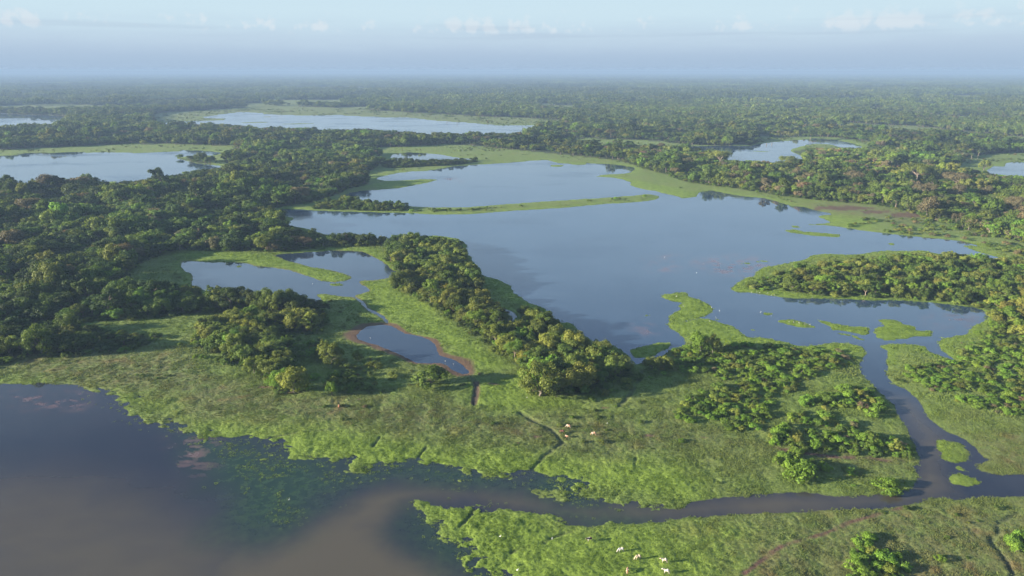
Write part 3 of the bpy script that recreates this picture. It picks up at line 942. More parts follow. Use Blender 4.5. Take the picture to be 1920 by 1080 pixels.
def clumps_for(form, W_, H_, seed):
    """Clump centres, radii and the axis of the whole crown."""
    r = np.random.default_rng(seed)
    if form == 'round':
        c, ax, n, cr = np.array([0, 0, 0.56 * H_]), np.array([W_ / 2, W_ / 2, 0.40 * H_]), 30, 0.30
    elif form == 'lumpy':
        c, ax, n, cr = np.array([0, 0, 0.54 * H_]), np.array([W_ / 2, W_ / 2, 0.44 * H_]), 22, 0.36
    elif form == 'spread':
        c, ax, n, cr = np.array([0, 0, 0.74 * H_]), np.array([W_ / 2, W_ / 2, 0.22 * H_]), 34, 0.24
    elif form == 'open':
        c, ax, n, cr = np.array([0, 0, 0.52 * H_]), np.array([W_ / 2, W_ / 2, 0.46 * H_]), 44, 0.22
    elif form == 'tall':
        c, ax, n, cr = np.array([0, 0, 0.58 * H_]), np.array([W_ / 2, W_ / 2, 0.40 * H_]), 28, 0.34
    elif form in ('multi', 'ragged'):
        c, ax, n, cr = np.array([0, 0, 0.52 * H_]), np.array([W_ / 2, W_ / 2, 0.44 * H_]), (34 if form == 'multi' else 26), (0.24 if form == 'multi' else 0.26)
    else:                                   # shrub: a low heap
        c, ax, n, cr = np.array([0, 0, 0.36 * H_]), np.array([W_ / 2, W_ / 2, 0.56 * H_]), 16, 0.34
    d = unit(r.normal(0, 1, (n * 3, 3)))
    low = -0.55 if form in ('round', 'lumpy', 'open', 'tall', 'multi', 'ragged') else -0.15
    d = d[d[:, 2] > low][:n]
    f = r.uniform(0.50, 0.86, len(d)) ** 0.7
    ctr = c + d * ax * f[:, None]
    if form == 'multi':                     # three or four heads of different height
        heads = r.uniform(-0.30, 0.30, (4, 3)) * [W_, W_, H_ * 0.55]
        ctr = c + heads[r.integers(0, 4, len(d))] + d * ax * f[:, None] * [0.52, 0.52, 0.62]
    if form == 'ragged':
        ctr = ctr + r.normal(0, 0.10, ctr.shape) * [W_, W_, H_]
    ctr[:, 2] = np.maximum(ctr[:, 2], 0.16 * H_)
    rad_ = r.uniform(0.45, 1.4, len(d)) ** 1.15 * cr * W_ / 2
    # uneven outline: a lopsided pull and a few limbs that stick out
    pull = r.normal(0, 0.10, 2) * W_
    hh = (ctr[:, 2] - c[2]) / ax[2]
    ctr[:, 0] += pull[0] * hh
    ctr[:, 1] += pull[1] * hh
    k = r.choice(len(d), max(2, len(d) // 7), replace=False)
    ctr[k] += d[k] * ax * 0.30
    rad_[k] *= 0.8
    return c, ax, ctr, rad_


def crown_geo(form, W_, H_, seed, nleaf, size):
    c, ax, ctr, rad_ = clumps_for(form, W_, H_, seed)
    r = np.random.default_rng(seed + 1000)
    w = rad_ ** 2
    which = r.choice(len(ctr), nleaf, p=w / w.sum())
    d = unit(r.normal(0, 1, (nleaf, 3)) + np.array([0, 0, 0.35]))
    rr = rad_[which] * (r.uniform(0.5, 1.08, nleaf) ** 0.6 + np.where(r.uniform(0, 1, nleaf) < 0.12, r.uniform(0, 0.35, nleaf), 0))
    sq = np.array([1, 1, 0.78])
    p = ctr[which] + d * rr[:, None] * sq
    p[:, 2] = np.maximum(p[:, 2], 0.05)
    v, f = cards(p, d + unit((p - c) / ax) * 0.35, size, r)
    cv = r.uniform(0, 1, len(ctr))
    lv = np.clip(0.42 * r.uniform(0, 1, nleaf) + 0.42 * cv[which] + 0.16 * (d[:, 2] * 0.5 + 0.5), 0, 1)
    return v, f, lv


def trunk_geo(form, W_, H_, seed, limbs=8, thick=1.0):
    c, ax, ctr, rad_ = clumps_for(form, W_, H_, seed)
    r = np.random.default_rng(seed + 2000)
    fork = {'spread': 0.36, 'open': 0.12, 'tall': 0.42, 'shrub': 0.06}.get(form, 0.26) * H_
    lean = r.normal(0, 0.03, 2) * H_
    R = 0.026 * H_ * thick + 0.006 * W_
    base = np.array([[0, 0, -0.4], [lean[0] * 0.3, lean[1] * 0.3, fork * 0.5], [lean[0], lean[1], fork]])
    V, F = tube(base, [R * 1.25, R * 0.95, R * 0.85])
    order = r.permutation(len(ctr))[:limbs]
    for k in order:
        e = ctr[k]
        m = base[-1] * 0.5 + e * 0.5 + np.array([0, 0, 0.05 * H_]) + r.normal(0, 0.03, 3) * W_
        v, f = tube([base[-1] - [0, 0, R * 0.5], m, e], [R * 0.62, R * 0.36, R * 0.10], 5)
        F = np.concatenate([F, f + len(V)])
        V = np.concatenate([V, v])
    return V, F


FORMS = [('round', 12.0, 10.5), ('lumpy', 12.0, 10.0), ('round', 12.0, 10.5), ('lumpy', 12.0, 11.0), ('tall', 10.0, 15.0), ('spread', 18.0, 11.0),
         ('open', 13.0, 10.0), ('spread', 18.0, 12.0), ('round', 12.0, 9.5), ('lumpy', 12.0, 9.0)]
FORMS[2] = ('multi', 13.0, 10.5)
FORMS[3] = ('ragged', 12.0, 11.0)
FORMS[9] = ('multi', 12.0, 12.0)
SHRUBS = [('shrub', 4.6, 2.6), ('shrub', 4.6, 2.2), ('shrub', 4.6, 3.0), ('shrub', 4.6, 2.4), ('shrub', 4.6, 3.4)]


def crown_mesh(name, form, W_, H_, seed, nleaf, size, mat, with_trunk=False, bark=None, limbs=5):
    v, f, lv = crown_geo(form, W_, H_, seed, nleaf, size)
    if with_trunk:
        tv, tf = trunk_geo(form, W_, H_, seed, limbs)
        n = len(f)
        f = np.concatenate([f, tf + len(v)])
        v = np.concatenate([v, tv])
        lv = np.concatenate([lv, np.full(len(tf), 0.3)])
    me_ = mesh_np(name, v, f)
    attr_f(me_, 'leaf_value', lv, 'FACE')
    me_.materials.append(mat)
    if with_trunk:
        me_.materials.append(bark)
        mi = np.zeros(len(f), np.int32)
        mi[n:] = 1
        me_.polygons.foreach_set('material_index', mi)
    return me_


HI_CROWN, HI_TRUNK = [], []
for i, (fm, w_, h_) in enumerate(FORMS):
    dens = {'spread': 4200, 'open': 3600, 'tall': 4200}.get(fm, 4600)
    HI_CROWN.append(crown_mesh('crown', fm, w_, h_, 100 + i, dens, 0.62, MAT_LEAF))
    tv, tf = trunk_geo(fm, w_, h_, 100 + i, 9)
    tm = mesh_np('trunk', tv, tf, smooth=True)
    tm.materials.append(MAT_PALE if fm == 'spread' else MAT_BARK)
    HI_TRUNK.append(tm)
HI_SHRUB = [crown_mesh('shrub', fm, w_, h_, 300 + i, 1300, 0.40, MAT_SHRUB, True, MAT_BARK, 4) for i, (fm, w_, h_) in enumerate(SHRUBS)]


def proto_collection(name, meshes):
    c = bpy.data.collections.new(name)
    for i, m_ in enumerate(meshes):
        c.objects.link(bpy.data.objects.new('%s_%02d' % (name, i), m_))
    return c


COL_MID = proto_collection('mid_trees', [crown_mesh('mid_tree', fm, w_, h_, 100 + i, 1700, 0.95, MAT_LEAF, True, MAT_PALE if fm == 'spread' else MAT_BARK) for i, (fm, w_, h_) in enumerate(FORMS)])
COL_FAR = proto_collection('far_trees', [crown_mesh('far_tree', fm, w_, h_, 100 + i, 420, 1.8, MAT_LEAF, True, MAT_BARK, 2) for i, (fm, w_, h_) in enumerate(FORMS)])
COL_SHRUB = proto_collection('low_shrubs', HI_SHRUB)


def patch_mesh(seed):
    r = np.random.default_rng(seed)
    V, F, LV = [], [], []
    off = 0
    for _ in range(34):
        k = r.integers(len(FORMS))
        fm, w_, h_ = FORMS[k]
        s = r.uniform(0.75, 1.4)
        v, f, lv = crown_geo(fm, w_ * s, h_ * s * r.uniform(0.85, 1.25), 100 + k, 60, 4.2)
        v = v + np.array([r.uniform(-31, 31), r.uniform(-31, 31), 0])
        V.append(v)
        F.append(f + off)
        LV.append(np.clip(lv * 0.6 + r.uniform(0, 0.5), 0, 1))
        off += len(v)
    me_ = mesh_np('forest_patch', np.concatenate(V), np.concatenate(F))
    attr_f(me_, 'leaf_value', np.concatenate(LV), 'FACE')
    me_.materials.append(MAT_LEAF)
    return me_


COL_PATCH = proto_collection('forest_patches', [patch_mesh(500 + i) for i in range(5)])


def tuft_mesh(seed, n=22, spread=0.55, h=0.5):
    r = np.random.default_rng(seed)
    a = r.uniform(0, 2 * math.pi, n)
    rr = spread * np.sqrt(r.uniform(0, 1, n))
    base = np.stack([rr * np.cos(a), rr * np.sin(a), np.full(n, -0.06)], 1)
    b = r.uniform(0, 2 * math.pi, n)
    side = np.stack([np.cos(b), np.sin(b), 0 * b], 1) * r.uniform(0.07, 0.15, n)[:, None]
    tip = base + np.stack([np.cos(a) * 0.22, np.sin(a) * 0.22, 0 * a], 1) * r.uniform(0, 1.4, n)[:, None] + np.array([0, 0, 1]) * (h * r.uniform(0.55, 1.15, n))[:, None]
    v = np.stack([base - side, base + side, tip], 1).reshape(-1, 3)
    me_ = mesh_np('grass_tuft', v, np.arange(n * 3).reshape(n, 3))
    attr_f(me_, 'leaf_value', r.uniform(0, 1, n), 'FACE')
    me_.materials.append(MAT_TUFT)
    return me_


COL_TUFT = proto_collection('grass_tufts', [tuft_mesh(700 + i) for i in range(4)])


def scatter(name, pts, rot, scl, pick, coll, attrs, label):
    """One object of many copies (stuff): points carrying turn, size, choice and colour, instanced by geometry nodes."""
    me_ = bpy.data.meshes.new(name)
    me_.vertices.add(len(pts))
    me_.vertices.foreach_set('co', np.asarray(pts, np.float32).ravel())
    attr_f(me_, 'turn', rot)
    a = me_.attributes.new('size', 'FLOAT_VECTOR', 'POINT')
    a.data.foreach_set('vector', np.asarray(scl, np.float32).ravel())
    a = me_.attributes.new('pick', 'INT', 'POINT')
    a.data.foreach_set('value', np.asarray(pick, np.int32))
    for k, v in attrs.items():
        if k == 'where':
            a = me_.attributes.new(k, 'FLOAT_VECTOR', 'POINT')
            a.data.foreach_set('vector', np.asarray(v, np.float32).ravel())
        else:
            attr_c(me_, k, v)
    o = add_obj(name, me_, kind='stuff', label=label)
    ng = bpy.data.node_groups.new(name, 'GeometryNodeTree')
    ng.interface.new_socket('Geometry', in_out='INPUT', socket_type='NodeSocketGeometry')
    ng.interface.new_socket('Geometry', in_out='OUTPUT', socket_type='NodeSocketGeometry')
    gi, go = ng.nodes.new('NodeGroupInput'), ng.nodes.new('NodeGroupOutput')
    iop = ng.nodes.new('GeometryNodeInstanceOnPoints')
    ci = ng.nodes.new('GeometryNodeCollectionInfo')
    ci.inputs['Collection'].default_value = coll
    ci.inputs['Separate Children'].default_value = True
    ci.inputs['Reset Children'].default_value = True

    def named(nm_, typ):
        n = ng.nodes.new('GeometryNodeInputNamedAttribute')
        n.data_type = typ
        n.inputs['Name'].default_value = nm_
        return n.outputs['Attribute']
    cx = ng.nodes.new('ShaderNodeCombineXYZ')
    ng.links.new(named('turn', 'FLOAT'), cx.inputs[2])
    ng.links.new(gi.outputs[0], iop.inputs['Points'])
    ng.links.new(ci.outputs[0], iop.inputs['Instance'])
    iop.inputs['Pick Instance'].default_value = True
    ng.links.new(named('pick', 'INT'), iop.inputs['Instance Index'])
    ng.links.new(cx.outputs[0], iop.inputs['Rotation'])
    ng.links.new(named('size', 'FLOAT_VECTOR'), iop.inputs['Scale'])
    ng.links.new(iop.outputs[0], go.inputs[0])
    md = o.modifiers.new('copies', 'NODES')
    md.node_group = ng
    return o


TONES = {'dark': (0.052, 0.082, 0.021), 'deep': (0.088, 0.134, 0.025), 'olive': (0.135, 0.165, 0.034), 'bright': (0.125, 0.205, 0.028),
         'brown': (0.150, 0.128, 0.068), 'yellow': (0.185, 0.210, 0.040)}
TNAMES = list(TONES)
TCOL = np.array([TONES[t] for t in TNAMES])


def tones_for(n, weights, rng):
    w = np.array([weights.get(t, 0.0) for t in TNAMES])
    k = rng.choice(len(TNAMES), n, p=w / w.sum())
    col = TCOL[k] * rng.uniform(0.8, 1.25, (n, 1)) * rng.uniform(0.92, 1.08, (n, 3))
    return k, col


def jitter_grid(x0, x1, y0, y1, s, rng):
    xs, ys = np.meshgrid(np.arange(x0, x1, s), np.arange(y0, y1, s))
    xs = xs + rng.uniform(-0.48, 0.48, xs.shape) * s
    ys = ys + rng.uniform(-0.48, 0.48, ys.shape) * s
    ys = ys + (np.arange(xs.shape[1]) % 2)[None, :] * s * 0.5
    return xs.ravel(), ys.ravel()


# ------------------------------------------------------------------ where the trees stand
HAND_TREES = [  # u, v of the foot, crown width m, height m, form index, tone, label
 (1012, 744, 18, 13.5, 6, 'olive', 'big rounded olive tree with reddish top on bare red earth'),
 (552, 739, 12.5, 10, 8, 'yellow', 'pale rounded tree standing on red soil at the near tip of the grove'),
 (623, 744, 4.6, 6.0, 8, 'bright', 'very small light green tree alone on the meadow beside the grove tip'),
 (622, 684, 9.5, 8.5, 1, 'olive', 'larger of two olive trees standing apart in the shaded meadow'),
 (607, 672, 6.5, 8.0, 3, 'olive', 'smaller of two olive trees standing apart in the shaded meadow'),
 (475, 600, 7.0, 7.5, 0, 'bright', 'small round light green tree before the dark tree row'),
 (1312, 664, 9.0, 9.5, 1, 'bright', 'light green lumpy tree at the head of the right-hand scrub'),
 (1336, 664, 8.0, 9.0, 3, 'yellow', 'yellow-green tree beside the floating grass mat'),
 (1245, 692, 9.0, 8.0, 9, 'olive', 'olive tree standing at the lagoon\'s southern tip'),
 (1222, 696, 7.0, 6.0, 1, 'olive', 'low olive tree beside the dark track at the lagoon tip'),
 (562, 380, 18, 15.5, 0, 'brown', 'lone round grey-brown tree above the lagoon\'s western inlet'),
 (305, 357, 15, 25, 4, 'dark', 'tallest dark tree rising against the pale left lake'),
 (1718, 341, 36, 19, 5, 'olive', 'huge umbrella tree with pale spreading limbs in the right forest'),
 (1790, 352, 30, 16, 7, 'brown', 'wide brownish umbrella tree right of the huge pale-limbed one'),
 (1600, 348, 26, 15, 7, 'brown', 'brown spreading tree left of the huge pale-limbed one'),
 (1658, 274, 20, 17, 0, 'bright', 'single bright green tree behind the forest lake'),
 (1519, 263, 13, 24, 4, 'dark', 'tall dark tree on the far bank of the forest lake'),
 (1350, 308, 30, 17, 5, 'yellow', 'pale yellow-green spreading tree at the forest lake\'s near corner'),
 (1475, 315, 24, 15, 7, 'olive', 'thin spreading tree standing against the forest lake'),
 (1905, 402, 22, 15, 7, 'brown', 'broad tan tree in the forest by the right edge'),
 (1735, 372, 22, 14, 5, 'brown', 'tan flat-topped tree in the middle of the right forest'),
 (55, 408, 20, 17, 0, 'brown', 'brown round-topped tree in the dark wood below the left lake'),
 (160, 360, 22, 18, 2, 'brown', 'broad olive-brown tree on the left lake\'s near shore'),
 (20, 468, 22, 16, 2, 'brown', 'dark brown tree clump at the left edge of the wood'),
]
PALMS = [(1795, 300), (1806, 302), (1820, 304), (1832, 299), (1786, 297)]

X, Y, WW, HH, FI, TO, TN, RG_ = [], [], [], [], [], [], [], []
trees = []   # dicts
hand_xy = []
for u, v, w_, h_, fi_, tn, lab in HAND_TREES:
    x, y = ground_pt(u, v)
    hand_xy.append((x, y, w_))
    trees.append(dict(x=x, y=y, w=w_, h=h_, f=fi_, tone=tn, col=np.array(TONES[tn]) * random.uniform(0.95, 1.1), label=lab, hand=True, region='hand'))
hand_xy = np.array(hand_xy)

REGION_W = {
 'left': {'dark': 0.40, 'deep': 0.38, 'olive': 0.14, 'bright': 0.04, 'brown': 0.04},  # weighted dark: shade on this backlit wood is partly put into leaf colour
 'peninsula': {'dark': 0.04, 'deep': 0.32, 'olive': 0.46, 'bright': 0.06, 'yellow': 0.12},
 'shore_side': {'deep': 0.5, 'olive': 0.5},
 'grove': {'deep': 0.25, 'olive': 0.55, 'yellow': 0.15, 'bright': 0.05},
 'pond_grove': {'deep': 0.3, 'olive': 0.6, 'yellow': 0.1},
 'right': {'dark': 0.12, 'deep': 0.34, 'olive': 0.26, 'bright': 0.12, 'brown': 0.10, 'yellow': 0.06},
 'island': {'deep': 0.4, 'olive': 0.3, 'bright': 0.15, 'yellow': 0.15},
 'right_edge': {'olive': 0.5, 'bright': 0.3, 'yellow': 0.2},
 'spit': {'deep': 0.5, 'olive': 0.5},
 'reed_row': {'dark': 0.8, 'deep': 0.2},
 'far': {'dark': 0.22, 'deep': 0.36, 'olive': 0.28, 'bright': 0.08, 'brown': 0.03, 'yellow': 0.03},
}
REGION_SIZE = {'left': (8, 15), 'peninsula': (8, 14), 'shore_side': (5, 9), 'grove': (7, 11), 'pond_grove': (6, 10), 'right': (8, 16), 'island': (6, 10), 'right_edge': (6, 11),
               'spit': (5, 9), 'reed_row': (6, 9), 'far': (9, 17)}


def add_wood(region, field, s, rmin, rmax, bbox):
    rng = np.random.default_rng(sum(map(ord, region)) + int(rmin))
    xs, ys = jitter_grid(*bbox, s, rng)
    rr = np.hypot(xs, ys)
    keep = (rr > rmin) & (rr < rmax) & (np.abs(np.arctan2(xs, ys)) < math.radians(47))
    xs, ys = xs[keep], ys[keep]
    keep = (sample(field, xs, ys) > 1.0) & (sample(LAND, xs, ys) > 2.0)
    xs, ys = xs[keep], ys[keep]
    for hx, hy, hw in hand_xy:
        k = np.hypot(xs - hx, ys - hy) > hw * 0.42
        xs, ys = xs[k], ys[k]
    n = len(xs)
    tk, col = tones_for(n, REGION_W[region], rng)
    lo, hi = REGION_SIZE[region]
    cn = fbm(xs / 38, ys / 38, 95, 3, 0.55)
    if region in ('left', 'right', 'far'):
        k = (cn > -0.05) | (rng.uniform(0, 1, len(xs)) < 0.30)
        xs, ys, cn = xs[k], ys[k], cn[k]
        n = len(xs)
        tk, col = tk[:n], col[:n]
    big = vnoise(xs / 45, ys / 45, 5)
    w_ = lo + (hi - lo) * np.clip(0.5 * big + rng.uniform(0, 0.55, n) ** 1.3, 0, 1)
    h_ = w_ * rng.uniform(0.60, 0.92, n)
    if region in ('left', 'right', 'far'):
        lift = np.clip(0.92 + 2.0 * cn, 0.5, 1.45) * np.where(rng.uniform(0, 1, n) < 0.07, 1.35, 1.0)
        h_ = h_ * lift
        w_ = w_ * np.clip(0.75 + 0.3 * lift, 0.7, 1.3)
    fi_ = rng.choice(len(FORMS), n, p=[.16, .16, .14, .14, .07, .04, .06, .03, .10, .10])
    fi_ = np.where((tk == TNAMES.index('brown')) & (rng.uniform(0, 1, n) < 0.5), 7, fi_)
    h_ = np.where(np.isin(fi_, (4,)), h_ * 1.35, h_)
    for i in range(n):
        if i == 0:
            st = 1.0 + 0.9 * fbm(xs / 120, ys / 120, 97, 3, 0.5)
            wm_ = np.array([1 + 0.35 * fbm(xs / 70, ys / 70, 98, 2), np.ones(n), np.ones(n)]).T
            col = col * st[:, None] * wm_ * (0.85 if region == 'far' else 1.0)
        trees.append(dict(x=xs[i], y=ys[i], w=w_[i], h=h_[i], f=int(fi_[i]), tone=TNAMES[tk[i]], col=col[i], label=None, hand=False, region=region))


for rg, f in wood_f.items():
    p = gp([(u, max(v, 150)) for u, v in WOODS[rg]])
    bb = (p[:, 0].min(), p[:, 0].max(), p[:, 1].min(), p[:, 1].max())
    add_wood(rg, np.where(LANDW < 2, -10, f), {'left': 7.0, 'peninsula': 6.2, 'right': 7.8, 'island': 6.6, 'spit': 7.0, 'grove': 5.4, 'pond_grove': 5.0, 'shore_side': 5.2, 'reed_row': 8.0}.get(rg, 7.0), 0, 1400, bb)
rest = np.where((FOREST > 0) & (wood_all < 0), 10.0, -10.0)
add_wood('far', rest, 8.6, far_edge, 1700, (-1300, 1300, 700, 1750))

# far trees, one by one to 2.7 km
rng = np.random.default_rng(91)
xs, ys = jitter_grid(-2100, 2100, 1100, 2750, 10.2, rng)
rr = np.hypot(xs, ys)
k = (rr > 1700) & (rr < 2750) & (np.abs(np.arctan2(xs, ys)) < math.radians(45))
xs, ys = xs[k], ys[k]
k = (sample(FOREST, xs, ys) > 0) & (sample(LAND, xs, ys) > 2)
far_x, far_y = xs[k], ys[k]

# ------------------------------------------------------------------ shrubs
shrubs = []
HAND_SHRUBS = [
 (806, 724, 15, 7.5, 2, 'deep', 'wide dome-shaped shrub with red earth beneath it beside the red pond'),
 (672, 678, 4.6, 4.2, 4, 'olive', 'small round olive shrub below the red pond'),
 (1097, 740, 4.6, 4.0, 2, 'bright', 'small round yellow-green shrub right of the big red-topped tree'),
 (1118, 742, 4.0, 3.0, 0, 'deep', 'low green shrub right of the small yellow-green one'),
 (1497, 893, 12, 4.2, 1, 'bright', 'broad bright green thicket on the river meadow'),
 (1660, 918, 8.0, 3.2, 0, 'bright', 'low bright green bush on the river bend\'s inner bank'),
 (700, 690, 7.0, 2.6, 3, 'olive', 'flat olive bush left of the wide dome-shaped shrub'),
]
for u, v, w_, h_, fi_, tn, lab in HAND_SHRUBS:
    x, y = ground_pt(u, v)
    shrubs.append(dict(x=x, y=y, w=w_, h=h_, f=fi_, tone=tn, col=np.array(TONES[tn]) * 1.05, label=lab, region='hand'))
SCRUB_W = {'mid': {'deep': 0.26, 'bright': 0.48, 'olive': 0.20, 'yellow': 0.04, 'brown': 0.02}, 'channel': {'deep': 0.30, 'bright': 0.50, 'yellow': 0.16, 'brown': 0.04},
           'east': {'deep': 0.24, 'bright': 0.54, 'olive': 0.18, 'brown': 0.04}, 'front': {'bright': 0.9, 'yellow': 0.1}, 'front2': {'bright': 1.0}, 'front3': {'bright': 1.0},
           'low': {'bright': 0.8, 'deep': 0.2}, 'low2': {'bright': 0.7, 'deep': 0.3}, 'low3': {'bright': 1.0}, 'right_shore': {'deep': 0.5, 'olive': 0.4, 'brown': 0.1}}
SCRUB_P = {  # spacing, width range, height per width, share kept
 'mid': (3.1, 2.2, 5.6, 0.38, 0.82), 'channel': (3.1, 2.4, 5.8, 0.50, 0.86), 'east': (3.3, 2.4, 5.8, 0.36, 0.86), 'west': (4.5, 2.5, 5, 0.55, 0.6), 'middle': (4.2, 2.0, 4.6, 0.5, 0.45),
 'shade': (4.2, 2.5, 5.5, 0.55, 0.6), 'tail': (3.6, 2.5, 4.5, 0.5, 0.7), 'low': (3.2, 3.0, 5.5, 0.62, 0.8), 'low2': (3.2, 2.2, 4.5, 0.5, 0.7), 'low3': (3.0, 2.0, 4, 0.5, 0.7),
 'front': (3.2, 3.2, 6.0, 0.44, 0.90), 'front2': (3.2, 3.0, 5.0, 0.55, 0.8), 'front3': (3.2, 3.2, 5.2, 0.60, 0.8), 'island': (4.8, 3.2, 6.4, 0.5, 0.75),
 'spit': (5.0, 2.6, 6.0, 0.42, 0.55), 'right_shore': (6.0, 3.0, 6.5, 0.45, 0.5)}
for rg, f in scrub_f.items():
    rng = np.random.default_rng(sum(map(ord, rg)) * 7)
    s, lo, hi, hw, keepp = SCRUB_P[rg]
    p = gp(SCRUB[rg])
    xs, ys = jitter_grid(p[:, 0].min(), p[:, 0].max(), p[:, 1].min(), p[:, 1].max(), s, rng)
    k = (sample(f, xs, ys) > 0.5) & (sample(LAND, xs, ys) > 1.2)
    clumpy = fbm(xs / 14.0, ys / 14.0, 33, 3) + rng.uniform(-0.12, 0.12, len(xs))
    k &= clumpy > np.quantile(clumpy, 1 - keepp)
    k &= sample(mud, xs, ys) < 0.4
    xs, ys = xs[k], ys[k]
    n = len(xs)
    tk, col = tones_for(n, SCRUB_W.get(rg, {'deep': 0.5, 'olive': 0.3, 'bright': 0.2}), rng)
    col = np.minimum(col * 1.2, 0.30)
    w_ = rng.uniform(0, 1, n) ** 1.6 * (hi - lo) + lo
    h_ = w_ * hw * rng.uniform(0.75, 1.2, n)
    for i in range(n):
        shrubs.append(dict(x=xs[i], y=ys[i], w=w_[i], h=h_[i], f=int(rng.integers(len(SHRUBS))), tone=TNAMES[tk[i]], col=col[i], label=None, region=rg))


def finish(lst, dims):
    xs = np.array([t['x'] for t in lst]); ys = np.array([t['y'] for t in lst])
    zs = sample(Z, xs, ys)
    for t, z in zip(lst, zs):
        t['z'] = float(z) - 0.05
        t['u'], t['v'] = to_px(t['x'], t['y'], t['z'] + t['h'] * 0.5)
        t['app'] = t['w'] / math.sqrt(t['x'] ** 2 + t['y'] ** 2 + CAM_H ** 2)
        t['rot'] = random.uniform(0, 2 * math.pi)
        t['inv'] = -10 < t['u'] < 1930 and t['v'] < 1090


# keep the woods on the near shores as low as they stand, so that the lakes behind them show
SIGHT = [([(1355, 301), (1450, 304), (1508, 300), (1510, 280), (1630, 280)], 279, 345), ([(335, 526), (362, 533), (400, 534), (460, 533), (520, 536), (560, 546), (600, 562)], 536, 610), ([(1850, 331), (2100, 340)], 325, 372), ([(-50, 332), (30, 330), (100, 323), (160, 328), (205, 345), (225, 344), (262, 340), (290, 334), (330, 330), (350, 324), (400, 318), (425, 314)], 312, 400),
         ([(300, 235), (380, 231), (480, 236), (590, 240), (680, 242), (780, 247), (880, 247), (985, 249)], 236, 285), ([(735, 294), (800, 294), (885, 299)], 300, 325),
         ([(-50, 245), (0, 243), (75, 239), (120, 236)], 240, 275), ([(530, 424), (600, 437), (640, 433), (700, 436), (760, 430), (800, 438), (860, 447)], 420, 480)]
kept = []
for t in trees:
    if not t['hand']:
        u0, v0 = to_px(t['x'], t['y'], 0.3)
        for line, va, vb in SIGHT:
            us = [p[0] for p in line]
            if us[0] <= u0 <= us[-1] and va <= v0 <= vb:
                lim = np.interp(u0, us, [p[1] for p in line]) - random.choice((0, 2, 4))
                px_m = FPX / math.hypot(t['x'], t['y'], CAM_H)
                hmax = (v0 - lim) / px_m / 1.3
                if t['h'] > hmax:
                    k_ = max(hmax, 0.1) / t['h']
                    t['h'] *= k_
                    t['w'] *= max(k_, 0.75)
    if t['h'] > 3.0:
        kept.append(t)
trees = kept
finish(trees, None)
finish(shrubs, None)
order = sorted([t for t in trees if t['inv']], key=lambda t: (not t['hand'], -t['app']))
for t in order[:300]:
    t['solo'] = True
sorder = sorted([t for t in shrubs if t['inv']], key=lambda t: (t['region'] != 'hand', -t['app']))
for t in sorder[:300]:
    t['solo'] = True

ORD = ['first', 'second', 'third', 'fourth', 'fifth', 'sixth', 'seventh', 'eighth', 'ninth', 'tenth', 'eleventh', 'twelfth', 'thirteenth', 'fourteenth', 'fifteenth',
       'sixteenth', 'seventeenth', 'eighteenth', 'nineteenth', 'twentieth']
TENS = {2: 'twenty', 3: 'thirty', 4: 'forty', 5: 'fifty', 6: 'sixty'}


def ordinal(i):
    if i < 20:
        return ORD[i]
    d, r = divmod(i + 1, 10)
    if r == 0:
        return TENS[d][:-1] + 'ieth'
    return TENS[d] + '-' + ORD[r - 1]


PLACE = {'left': ('the dark left wood', 'nearest'), 'peninsula': ('the wooded peninsula beside the lagoon', 'nearest'), 'shore_side': ('the lagoon bank behind the hidden pool', 'nearest'),
         'grove': ('the grove left of the red pond', 'nearest'), 'pond_grove': ('the clump below the twin pond', 'nearest'), 'right': ('the forest behind the right shore', 'nearest'),
         'island': ('the bushy island', 'nearest'), 'right_edge': ('the trees by the right edge', 'nearest'), 'spit': ('the thin lagoon spit', 'nearest'), 'reed_row': ('the dark row at the small pond', 'nearest'),
         'far': ('the far forest', 'nearest'),
         'mid': ('the scrub left of the channel top', ''), 'channel': ('the thicket inside the river bend', ''), 'east': ('the scrub right of the channel', ''), 'west': ('the bushes left of the grove', ''),
         'middle': ('the bushes below the red pond', ''), 'shade': ('the shaded scrub behind the grove', ''), 'tail': ('the bushes behind the big red-topped tree', ''), 'low': ('the green patch on the river meadow', ''),
         'low2': ('the strip below the brown track', ''), 'low3': ('the inner bank of the bend', ''), 'front': ('the tall clump at the bottom right', ''), 'front2': ('the low clump by the bottom edge', ''),
         'front3': ('the clump at the lower right corner', '')}
TONEWORD = {'dark': 'very dark green', 'deep': 'deep green', 'olive': 'olive green', 'bright': 'bright green', 'brown': 'brownish', 'yellow': 'yellow-green'}
FORMWORD = {'multi': 'many-headed', 'ragged': 'ragged', 'round': 'rounded', 'lumpy': 'lumpy', 'tall': 'tall', 'spread': 'spreading', 'open': 'open-crowned', 'shrub': ''}


def label_all(lst, forms, noun):
    groups = {}
    for t in lst:
        if t['label'] is None:
            groups.setdefault((t['region'], t['tone'], forms[t['f']][0]), []).append(t)
    for (rg, tn, fm), g in groups.items():
        g.sort(key=lambda t: t['u'])
        place = PLACE.get(rg, ('the ' + rg, ''))[0]
        desc = ' '.join(w for w in (TONEWORD[tn], FORMWORD[fm], noun) if w)
        for i, t in enumerate(g):
            if len(g) == 1:
                t['label'] = 'only %s in %s' % (desc, place)
            else:
                t['label'] = '%s %s from the left in %s' % (ordinal(i), desc, place)


